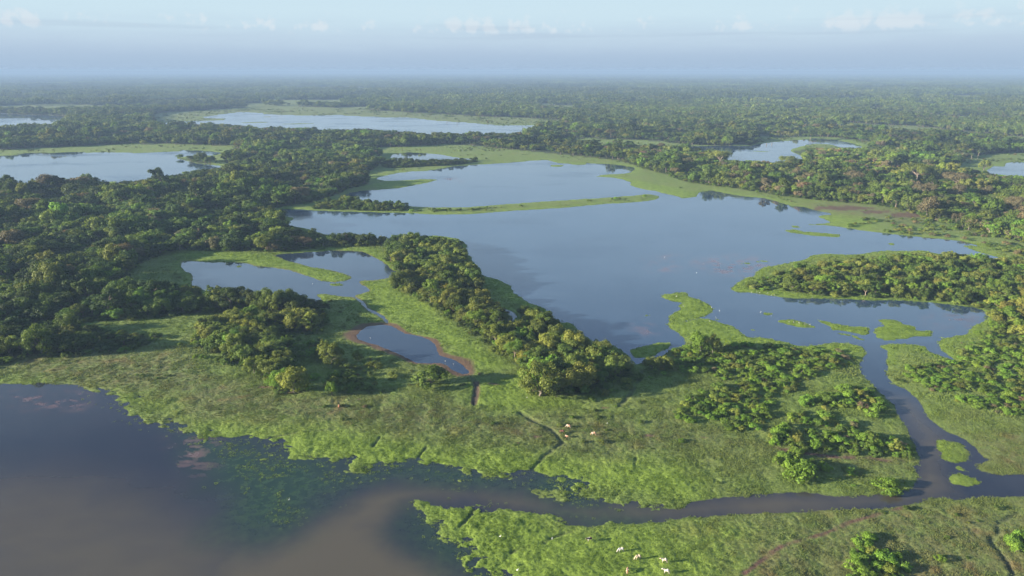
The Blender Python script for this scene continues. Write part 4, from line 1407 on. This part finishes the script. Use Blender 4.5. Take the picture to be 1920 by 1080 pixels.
solo_t = [t for t in trees if t.get('solo')]
solo_s = [t for t in shrubs if t.get('solo')]
label_all(solo_t, FORMS, 'tree')
label_all(solo_s, SHRUBS, 'shrub')
for t in solo_t:
    fm, w0, h0 = FORMS[t['f']]
    root = bpy.data.objects.new('tree', None)
    COL.objects.link(root)
    root.empty_display_size = 1.0
    root.location = (t['x'], t['y'], t['z'])
    root.rotation_euler = (0, 0, t['rot'])
    root.scale = (t['w'] / w0, t['w'] / w0, t['h'] / h0)
    root['label'] = t['label']
    root['category'] = 'tree'
    root['group'] = 'trees around the lagoon'
    add_obj('trunk', HI_TRUNK[t['f']], parent=root)
    c = add_obj('crown', HI_CROWN[t['f']], parent=root)
    c['tint'] = [float(a) for a in t['col']]
for t in solo_s:
    fm, w0, h0 = SHRUBS[t['f']]
    o = add_obj('shrub', HI_SHRUB[t['f']], label=t['label'], cat='shrub', group='shrubs on the marsh meadows')
    o.location = (t['x'], t['y'], t['z'])
    o.rotation_euler = (0, 0, t['rot'])
    o.scale = (t['w'] / w0, t['w'] / w0, t['h'] / h0)
    o['tint'] = [float(a) for a in t['col']]


def scatter_list(name, lst, forms, coll, label):
    if not lst:
        return
    pts = [(t['x'], t['y'], t['z']) for t in lst]
    scl = [(t['w'] / forms[t['f']][1], t['w'] / forms[t['f']][1], t['h'] / forms[t['f']][2]) for t in lst]
    scatter(name, pts, [t['rot'] for t in lst], scl, [t['f'] for t in lst], coll, {'tint': np.array([t['col'] for t in lst])}, label)


scatter_list('woodland', [t for t in trees if not t.get('solo')], FORMS, COL_MID, 'dense mixed woodland filling the middle distance between the lakes')
scatter_list('shrubbery', [t for t in shrubs if not t.get('solo')], SHRUBS, COL_SHRUB, 'smaller green scrub spread between the larger shrubs and along the shores')

n = len(far_x)
rng = np.random.default_rng(17)
tk, col = tones_for(n, REGION_W['far'], rng)
fi_ = rng.integers(0, len(FORMS), n)
w_ = rng.uniform(8, 18, n) * (1 + 0.8 * fbm(far_x / 160, far_y / 160, 99, 3))
col = (col * 0.6 + col.mean(0) * 0.4) * 0.88 * (1 + 1.1 * fbm(far_x / 200, far_y / 260, 96, 3))[:, None]
h_ = w_ * rng.uniform(0.7, 1.1, n)
F0 = np.array([(a[1], a[2]) for a in FORMS])[fi_]
scatter('distant_forest', np.stack([far_x, far_y, sample(Z, far_x, far_y)], 1), rng.uniform(0, 6.28, n), np.stack([w_ / F0[:, 0], w_ / F0[:, 0], h_ / F0[:, 1]], 1), fi_, COL_FAR,
        {'tint': col}, 'hazy forest of separate crowns stretching behind the far lakes')
xs, ys = jitter_grid(-7600, 7600, 1800, 10500, 50, rng)
rr = np.hypot(xs, ys)
k = (rr > 2750) & (rr < 10500) & (np.abs(np.arctan2(xs, ys)) < math.radians(44))
xs, ys = xs[k], ys[k]
k = (sample(FOREST, xs, ys) > 0) & (sample(LAND, xs, ys) > 2)
xs, ys = xs[k], ys[k]
n = len(xs)
tk, col = tones_for(n, {'dark': 0.3, 'deep': 0.4, 'olive': 0.3}, rng)
col = (col * 0.5 + col.mean(0) * 0.5) * 0.82 * (1 + 1.2 * fbm(xs / 500, ys / 700, 94, 3))[:, None]
s = rng.uniform(0.85, 1.25, n)
scatter('horizon_forest', np.stack([xs, ys, sample(Z, xs, ys)], 1), rng.uniform(0, 6.28, n), np.stack([s, s, s * rng.uniform(0.7, 1.3, n)], 1), rng.integers(0, 5, n), COL_PATCH,
        {'tint': col}, 'blue-grey forest fading into the haze along the horizon')

# the last thin line of forest under the mist
xs, ys = jitter_grid(-14500, 14500, 7000, 20500, 115, rng)
rr = np.hypot(xs, ys)
k = (rr > 10400) & (rr < 20500) & (np.abs(np.arctan2(xs, ys)) < math.radians(43))
xs, ys = xs[k], ys[k]
k = sample(gaps2, xs, ys) < 0.14
xs, ys = xs[k], ys[k]
n = len(xs)
tk, col = tones_for(n, {'dark': 0.4, 'deep': 0.4, 'olive': 0.2}, rng)
s = rng.uniform(1.8, 2.4, n)
scatter('skyline_forest', np.stack([xs, ys, 0 * xs], 1), rng.uniform(0, 6.28, n), np.stack([s, s, s * rng.uniform(0.35, 0.7, n)], 1), rng.integers(0, 5, n), COL_PATCH,
        {'tint': col}, 'thin blue line of the farthest forest under the mist bank')

# understory inside the nearer woods
rng = np.random.default_rng(23)
xs, ys = jitter_grid(-700, 700, 180, 1000, 4.4, rng)
k = (np.abs(np.arctan2(xs, ys)) < math.radians(45)) & (sample(FOREST, xs, ys) > -1.5) & (sample(wood_all, xs, ys) > -1.5) & (sample(LAND, xs, ys) > 1.0)
xs, ys = xs[k], ys[k]
n = len(xs)
tk, col = tones_for(n, {'dark': 0.28, 'deep': 0.44, 'olive': 0.18, 'bright': 0.10}, rng)
w_ = rng.uniform(2.5, 6.5, n) / 4.6
scatter('undergrowth', np.stack([xs, ys, sample(Z, xs, ys)], 1), rng.uniform(0, 6.28, n), np.stack([w_, w_, w_ * rng.uniform(0.5, 1.1, n)], 1), rng.integers(0, 5, n), COL_SHRUB,
        {'tint': col}, 'dark tangled undergrowth filling the floor of the woods')

# low shrubs and tussocks dotted over the meadows and far marsh
rng = np.random.default_rng(29)
xs, ys = jitter_grid(-1500, 1500, 150, 2400, 7.0, rng)
rr = np.hypot(xs, ys)
cl = fbm(xs / 30, ys / 30, 55, 3) + rng.uniform(-0.2, 0.2, len(xs))
k = (np.abs(np.arctan2(xs, ys)) < math.radians(45)) & (cl > 0.20) & (sample(LAND, xs, ys) > 1.5) & (sample(FOREST, xs, ys) < 0) & (sample(mud, xs, ys) < 0.3) & (rr > 190)
k &= (sample(lush, xs, ys) < 0.5)
xs, ys = xs[k], ys[k]
n = len(xs)
tk, col = tones_for(n, {'deep': 0.5, 'olive': 0.35, 'bright': 0.1, 'brown': 0.05}, rng)
w_ = rng.uniform(0.7, 2.6, n) / 4.6 * np.clip(np.hypot(xs, ys) / 700, 1, 2.6)
scatter('tussocks', np.stack([xs, ys, sample(Z, xs, ys)], 1), rng.uniform(0, 6.28, n), np.stack([w_, w_, w_ * rng.uniform(0.45, 0.9, n)], 1), rng.integers(0, 5, n), COL_SHRUB,
        {'tint': col}, 'low sedge tussocks dotted over the open marsh meadow')

# grass
rng = np.random.default_rng(31)


def grass(name, s, r0, r1, smin, smax, label):
    xs, ys = jitter_grid(-r1 * 0.75, r1 * 0.75, r0 * 0.6, r1, s, rng)
    rr = np.hypot(xs, ys)
    k = (rr > r0) & (rr < r1) & (np.abs(np.arctan2(xs, ys)) < math.radians(42))
    xs, ys = xs[k], ys[k]
    k = (sample(LAND, xs, ys) > 0.25 - 1.4 * rng.uniform(0, 1, len(xs)) ** 3) & (sample(FOREST, xs, ys) < 3) & (sample(mud, xs, ys) + sample(ditch, xs, ys) < rng.uniform(0.1, 0.6, len(xs)))
    xs, ys = xs[k], ys[k]
    n = len(xs)
    patch = sstep(fbm(xs / 5.5, ys / 5.5, 87, 4, 0.6), -0.15, 0.2)
    lu = sample(lush, xs, ys)
    s_ = smin + (smax - smin) * patch * rng.uniform(0.4, 1.0, n) * (1 - 0.35 * lu)
    hz_ = s_ * rng.uniform(0.4, 0.8, n) * (1 - 0.3 * lu)
    zone = np.stack([sample(mud, xs, ys), lu, sample(brown, xs, ys)], 1)
    pts = np.stack([xs, ys, np.maximum(sample(Z, xs, ys), -0.05)], 1)
    scatter(name, pts, rng.uniform(0, 6.28, n), np.stack([s_, s_, hz_], 1), rng.integers(0, 4, n), COL_TUFT, {'zone': zone, 'where': pts}, label)
    print(name, n)


grass('meadow_grass', 0.84, 140, 300, 0.5, 1.35, 'short green grass of the near river meadows')
grass('marsh_grass', 1.6, 300, 620, 0.9, 2.3, 'taller green grass of the banks round the lagoon and ponds')
rng = np.random.default_rng(37)
xs, ys = jitter_grid(-220, 160, 130, 330, 0.95, rng)
k = np.abs(np.arctan2(xs, ys)) < math.radians(42)
xs, ys = xs[k], ys[k]
ld, rg_, wd = sample(LAND, xs, ys), sample(ragged, xs, ys), sample(weed, xs, ys)
pk = sstep(fbm(xs / 7.0, ys / 3.0, 89, 4, 0.65), 0.0, 0.22)
pr = rg_ * (1 - sstep(-ld, 0.0, 15.0)) * (0.14 + 0.9 * pk) + 0.16 * np.maximum(wd, 0.5 * rg_) * pk + sample(emerg, xs, ys) * (0.45 + 0.5 * pk)
k = (ld < 0.2) & (rng.uniform(0, 1, len(xs)) < pr) & (sample(turbid, xs, ys) < 0.5)
xs, ys = xs[k], ys[k]
n = len(xs)
s_ = rng.uniform(0.35, 1.1, n)
scatter('flooded_grass', np.stack([xs, ys, np.full(n, -0.04)], 1), rng.uniform(0, 6.28, n), np.stack([s_, s_, s_ * rng.uniform(0.3, 0.7, n)], 1), rng.integers(0, 4, n), COL_TUFT,
        {'zone': np.stack([0 * xs, 0.55 + 0.4 * rng.uniform(0, 1, n), 0 * xs], 1), 'where': np.stack([xs, ys, 0 * xs], 1)}, 'thin flooded grass standing in the shallows of the muddy lake')
print('trees', len(trees), 'shrubs', len(shrubs), 'far', len(far_x))

# ------------------------------------------------------------------ cattle, birds, palms, snags
def skin_mesh(name, verts, edges, radii, root=0, sub=1):
    me_ = bpy.data.meshes.new(name + '_bones')
    me_.from_pydata([tuple(v) for v in verts], edges, [])
    o = bpy.data.objects.new(name + '_bones', me_)
    COL.objects.link(o)
    o.modifiers.new('skin', 'SKIN')
    for i, r_ in enumerate(radii):
        sv = me_.skin_vertices[0].data[i]
        sv.radius = r_ if isinstance(r_, tuple) else (r_, r_)
        sv.use_root = i == root
    sd = o.modifiers.new('sub', 'SUBSURF')
    sd.levels = sub
    sd.render_levels = sub
    dg = bpy.context.evaluated_depsgraph_get()
    m2 = bpy.data.meshes.new_from_object(o.evaluated_get(dg))
    m2.name = name
    for p in m2.polygons:
        p.use_smooth = True
    bpy.data.objects.remove(o)
    return m2


def cow_mesh(graze):
    V = [(-0.05, 0, 1.08), (-0.52, 0, 1.12), (-0.80, 0, 1.10), (0.40, 0, 1.10), (0.62, 0, 1.22)]
    R = [(0.34, 0.33), (0.29, 0.29), (0.20, 0.20), (0.31, 0.35), (0.20, 0.28)]
    E = [(0, 1), (1, 2), (0, 3), (3, 4)]
    if graze:
        neck = [(0.92, 0.02, 0.92), (1.16, 0.04, 0.52), (1.30, 0.05, 0.30), (1.38, 0.05, 0.10)]
    else:
        neck = [(0.92, 0.03, 1.34), (1.12, 0.06, 1.50), (1.34, 0.07, 1.40), (1.52, 0.07, 1.28)]
    prev = 4
    for p, r_ in zip(neck, (0.17, 0.13, 0.11, 0.075)):
        V.append(p); R.append(r_); E.append((prev, len(V) - 1)); prev = len(V) - 1
    hb = len(V) - 3
    for s in (-1, 1):                                   # ears and short horns
        c = V[hb]
        V.append((c[0] - 0.02, c[1] + s * 0.24, c[2] + 0.03)); R.append(0.035); E.append((hb, len(V) - 1))
    V.append((0.58, 0, 1.50)); R.append(0.09); E.append((4, len(V) - 1))      # hump
    V.append((-0.93, 0, 1.02)); R.append(0.035); E.append((2, len(V) - 1)); t = len(V) - 1
    V.append((-0.97, 0.02, 0.62)); R.append(0.03); E.append((t, t + 1))
    V.append((-0.96, 0.03, 0.42)); R.append(0.05); E.append((t + 1, t + 2))
    for fx, hind, step in ((0.46, False, 0.05), (-0.66, True, -0.06)):
        for s in (-1, 1):
            src = 3 if not hind else 1
            st = step * s
            a = len(V)
            if hind:
                P = [(fx + 0.06, s * 0.19, 0.84), (fx + 0.02 + st, s * 0.19, 0.58), (fx - 0.12 + st, s * 0.18, 0.44), (fx - 0.08 + st, s * 0.18, 0.02)]
                Q = [0.17, 0.10, 0.062, 0.055]
            else:
                P = [(fx, s * 0.19, 0.82), (fx + 0.02 + st, s * 0.18, 0.46), (fx + 0.01 + st, s * 0.18, 0.24), (fx + 0.02 + st, s * 0.18, 0.02)]
                Q = [0.14, 0.075, 0.052, 0.055]
            for k, (p, q) in enumerate(zip(P, Q)):
                V.append(p); R.append(q); E.append((src if k == 0 else a + k - 1, a + k))
    return skin_mesh('cow', V, E, R)


def coat_material():
    m, nt, out = new_mat('cow_hide')
    L = nt.links
    b = N(nt, 'ShaderNodeBsdfPrincipled')
    tc = N(nt, 'ShaderNodeTexCoord')
    oi = N(nt, 'ShaderNodeObjectInfo')
    ad = N(nt, 'ShaderNodeVectorMath', operation='ADD')
    L.new(tc.outputs['Object'], ad.inputs[0])
    sc_ = N(nt, 'ShaderNodeVectorMath', operation='SCALE')
    sc_.inputs[0].default_value = (1, 1, 1)
    L.new(math_n(nt, 'MULTIPLY', oi.outputs['Random'], 40.0), sc_.inputs['Scale'])
    L.new(sc_.outputs[0], ad.inputs[1])
    f = smooth_n(nt, noise_n(nt, ad.outputs[0], 1.6, 2.0), 0.47, 0.55)
    c = mix_c(nt, f, att(nt, 'coat', 'INSTANCER', 'Color'), att(nt, 'patch', 'INSTANCER', 'Color'))
    L.new(c, b.inputs['Base Color'])
    b.inputs['Roughness'].default_value = 0.75
    L.new(b.outputs[0], out.inputs[0])
    return m


MAT_COAT = coat_material()
COWS_M = [cow_mesh(True), cow_mesh(False)]
for m_ in COWS_M:
    m_.materials.append(MAT_COAT)
TAN, WHITE, CREAM, RED, DARK, GREY = (0.36, 0.17, 0.085), (0.50, 0.44, 0.37), (0.48, 0.37, 0.26), (0.10, 0.030, 0.020), (0.050, 0.024, 0.018), (0.34, 0.34, 0.35)
COWS = [
 (1066, 804, 150, 0, TAN, WHITE, 'tan and white cow grazing uppermost of the four by the ditch'),
 (1054, 814, 172, 0, RED, RED, 'dark red-brown cow grazing beside the ditch bend'),
 (1062, 822, 305, 1, WHITE, TAN, 'white and tan calf standing just below the dark red-brown cow'),
 (1113, 818, 180, 0, TAN, WHITE, 'tan and white cow standing apart right of the ditch bend'),
 (1105, 1017, 205, 1, DARK, WHITE, 'dark brown cow with white legs on the near meadow'),
 (1164, 1037, 190, 0, GREY, WHITE, 'grey-white cow grazing on the near meadow'),
 (1196, 1051, 195, 0, CREAM, CREAM, 'cream cow grazing between the grey-white cow and the paired white ones'),
 (1245, 1059, 176, 1, WHITE, CREAM, 'upper of two creamy white cows at the herd\'s right end'),
 (1176, 1076, 78, 0, TAN, CREAM, 'tan cow standing tail-on below the cream one'),
 (1249, 1079, 168, 1, WHITE, WHITE, 'lower of two creamy white cows at the bottom edge'),
 (636, 766, 100, 0, (0.36, 0.14, 0.07), TAN, 'lone rust-brown cow on the meadow below the grove'),
]
for u, v, rot, pose, ca, cb, lab in COWS:
    x, y = ground_pt(u, v)
    z = float(sample(Z, x, y))
    o = add_obj('cow', COWS_M[pose], label=lab, cat='cow', group='cattle grazing on the meadows')
    o.location = (x, y, z - 0.02)
    o.rotation_euler = (0, 0, math.radians(rot))
    k = 0.72 if 'calf' in lab else 0.9
    o.scale = (k, k, k)
    o['coat'] = list(ca)
    o['patch'] = list(cb)


def egret_mesh():
    V = [(-0.28, 0, 0.52), (-0.05, 0, 0.60), (0.14, 0, 0.68), (0.22, 0, 0.84), (0.16, 0, 0.98), (0.22, 0, 1.06), (0.36, 0, 1.03),
         (-0.02, 0.05, 0.48), (-0.02, 0.06, 0.0), (-0.02, -0.05, 0.48), (0.03, -0.06, 0.0)]
    R = [0.05, 0.15, 0.10, 0.05, 0.045, 0.06, 0.02, 0.03, 0.022, 0.03, 0.022]
    E = [(0, 1), (1, 2), (2, 3), (3, 4), (4, 5), (5, 6), (1, 7), (7, 8), (1, 9), (9, 10)]
    return skin_mesh('egret', V, E, R, root=1)


m, nt, out = new_mat('white_plumage')
b = N(nt, 'ShaderNodeBsdfPrincipled')
tc = N(nt, 'ShaderNodeTexCoord')
sp = N(nt, 'ShaderNodeSeparateXYZ')
nt.links.new(tc.outputs['Object'], sp.inputs[0])
leg = smooth_n(nt, sp.outputs[2], 0.36, 0.46)
beak = math_n(nt, 'SUBTRACT', 1.0, smooth_n(nt, sp.outputs[0], 0.27, 0.30))
c = mix_c(nt, leg, (0.05, 0.05, 0.04), (0.60, 0.60, 0.58))
c = mix_c(nt, beak, (0.6, 0.4, 0.05), c)
nt.links.new(c, b.inputs['Base Color'])
b.inputs['Roughness'].default_value = 0.7
nt.links.new(b.outputs[0], out.inputs[0])
EGRET = egret_mesh()
EGRET.materials.append(m)
BIRDS = [
 (835, 679, 'egret standing in the red pond, the larger of two at its lower end'), (850, 684, 'smaller egret at the red pond\'s lower tip'), (695, 635, 'egret wading in the red pond\'s upper corner'),
 (988, 749, 'egret on the grass left of the big red-topped tree'), (1138, 799, 'egret on the meadow above the cow standing apart'), (542, 938, 'egret on the floating green patch in the flooded lake'),
 (938, 1012, 'egret on the green meadow below the river mouth'), (970, 1074, 'large egret at the flooded edge by the bottom of the frame'), (1035, 1016, 'egret left of the dark brown cow'),
 (586, 533, 'egret wading in the twin pond below the grass tongue'), (1306, 512, 'egret standing in open lagoon beside the pink weed'), (1246, 483, 'egret on the upper pink weed patch in the lagoon'),
 (1268, 558, 'egret on the tip of the floating grass mat'), (1281, 576, 'egret on the mat\'s western notch'), (1334, 578, 'egret on the mat\'s eastern edge'), (1349, 583, 'egret in water right of the mat'),
 (1331, 605, 'egret on the lower half of the mat'), (1342, 596, 'egret beside the tiny islet right of the mat'),
 (1426, 587, 'egret at the left tip of the small weedy islet'), (1446, 592, 'egret at the right end of the small weedy islet'),
 (1479, 606, 'leftmost of five egrets lined up on the long islet'), (1488, 606.5, 'second of five egrets lined up on the long islet'), (1498, 608, 'middle one of five egrets on the long islet'),
 (1509, 610, 'fourth of five egrets lined up on the long islet'), (1518, 610.5, 'rightmost of five egrets lined up on the long islet'),
 (1409, 550, 'leftmost egret along the bushy island\'s grass edge'), (1419, 550, 'second egret along the bushy island\'s grass edge'), (1424, 550.5, 'third egret along the bushy island\'s grass edge'),
 (1439, 552, 'fourth egret along the bushy island\'s grass edge'), (1446, 555.5, 'fifth egret along the bushy island\'s grass edge'), (1452, 555, 'sixth egret along the bushy island\'s grass edge'),
 (1522, 560, 'egret alone farther right on the bushy island\'s edge'),
]
for u, v, lab in BIRDS:
    x, y = ground_pt(u, v)
    z = max(float(sample(Z, x, y)), -0.25)
    o = add_obj('egret', EGRET, label='white ' + lab, cat='bird', group='white egrets about the water')
    o.location = (x, y, z)
    o.rotation_euler = (0, 0, random.uniform(0, 6.28))
    k = random.uniform(0.85, 1.0) * (1.25 if 'larg' in lab else 1.0)
    o.scale = (k, k, k)

# dead trunks standing in the far lake
SNAGS = [(838, 231, 6.5, 'left one of two close dead trunks standing in the far lake'), (857, 232, 7.0, 'right one of two close dead trunks standing in the far lake'), (980, 239, 5.5, 'lone dead trunk standing near the right end of the far lake'),
         (1437, 272, 4.0, 'left one of two dark stumps in the forest lake'), (1447, 272, 4.0, 'right one of two dark stumps in the forest lake')]
for i, (u, v, h_, lab) in enumerate(SNAGS):
    r = np.random.default_rng(40 + i)
    V, F = tube([(0, 0, -1.0), (0.1, 0, h_ * 0.5), (r.normal(0, .2), r.normal(0, .2), h_)], [0.55, 0.45, 0.22])
    for _ in range(3):
        z0 = h_ * r.uniform(0.45, 0.9)
        a = r.uniform(0, 6.28)
        e = np.array([math.cos(a), math.sin(a), 0.7]) * r.uniform(0.8, 1.7)
        v_, f_ = tube([(0, 0, z0), np.array([0, 0, z0]) + e * 0.5, np.array([0, 0, z0]) + e], [0.2, 0.14, 0.05], 5)
        F = np.concatenate([F, f_ + len(V)])
        V = np.concatenate([V, v_])
    x, y = ground_pt(u, v)
    add_obj('dead_trunk', mesh_np('dead_trunk', V, F, True), MAT_BARK, loc=(x, y, 0), label=lab, cat='dead tree', group='dead trunks standing in the lakes')

# palms at the right-hand forest edge
m, nt, out = new_mat('palm_fronds')
b = N(nt, 'ShaderNodeBsdfPrincipled')
nt.links.new(mix_c(nt, att(nt, 'leaf_value', 'GEOMETRY', 'Fac'), (0.050, 0.085, 0.025), (0.10, 0.13, 0.04)), b.inputs['Base Color'])
b.inputs['Roughness'].default_value = 0.5
nt.links.new(b.outputs[0], out.inputs[0])
for i, (u, v) in enumerate(PALMS):
    r = np.random.default_rng(60 + i)
    h_ = r.uniform(9, 13)
    lean = r.normal(0, 0.5, 2)
    top = np.array([lean[0], lean[1], h_])
    x, y = ground_pt(u, v)
    root = bpy.data.objects.new('palm_tree', None)
    COL.objects.link(root)
    root.location = (x, y, float(sample(Z, x, y)))
    root['label'] = '%s palm from the left at the edge of the right-hand clearing' % ordinal(sorted(range(len(PALMS)), key=lambda k: PALMS[k][0]).index(i))
    root['category'] = 'palm tree'
    root['group'] = 'palms by the right-hand clearing'
    V, F = tube([(0, 0, -0.4), top * [0.3, 0.3, 0.5], top], [0.30, 0.22, 0.18])
    add_obj('trunk', mesh_np('trunk', V, F, True), MAT_PALE, parent=root)
    FV, FF, LV = [], [], []
    for k in range(18):
        a = 2 * math.pi * k / 18 + r.uniform(-.15, .15)
        L_, up = r.uniform(3.2, 4.4), r.uniform(-0.1, 1.2)
        d = np.array([math.cos(a), math.sin(a), 0])
        sd = np.array([-d[1], d[0], 0]) * 0.42
        pts = [top + d * L_ * t + np.array([0, 0, up * L_ * t * 0.8 - 1.1 * L_ * t * t * 0.8]) for t in (0, 0.35, 0.7, 1.0)]
        wd = [0.3, 1.0, 0.8, 0.1]
        for p, w__ in zip(pts, wd):
            FV += [p - sd * w__ - [0, 0, 0.18 * w__], p, p + sd * w__ - [0, 0, 0.18 * w__]]
        o_ = len(FV) - 12
        for q in range(3):
            for e in range(2):
                FF.append((o_ + q * 3 + e, o_ + q * 3 + e + 1, o_ + q * 3 + e + 4, o_ + q * 3 + e + 3))
                LV.append(r.uniform(0, 1))
    cm = mesh_np('crown', np.array(FV), np.array(FF))
    attr_f(cm, 'leaf_value', LV, 'FACE')
    add_obj('crown', cm, m, parent=root)

# ------------------------------------------------------------------ haze
hz, nt, out = new_mat('morning_haze')
vol = N(nt, 'ShaderNodeVolumePrincipled')
vol.inputs['Color'].default_value = (0.235, 0.34, 0.50, 1)
vol.inputs['Density'].default_value = 0.00017
vol.inputs['Anisotropy'].default_value = 0.0
nt.links.new(vol.outputs[0], out.inputs['Volume'])
hv = np.array([(sx * 28500, sy * 28500, z) for z in (-4.0, 130.0) for sx, sy in ((-1, -1), (1, -1), (1, 1), (-1, 1))], float)
hf = [(3, 2, 1, 0), (4, 5, 6, 7), (0, 1, 5, 4), (1, 2, 6, 5), (2, 3, 7, 6), (3, 0, 4, 7)]
add_obj('haze', mesh_np('haze', hv, hf), hz, kind='stuff', label='thin blue morning haze lying over the whole marsh')
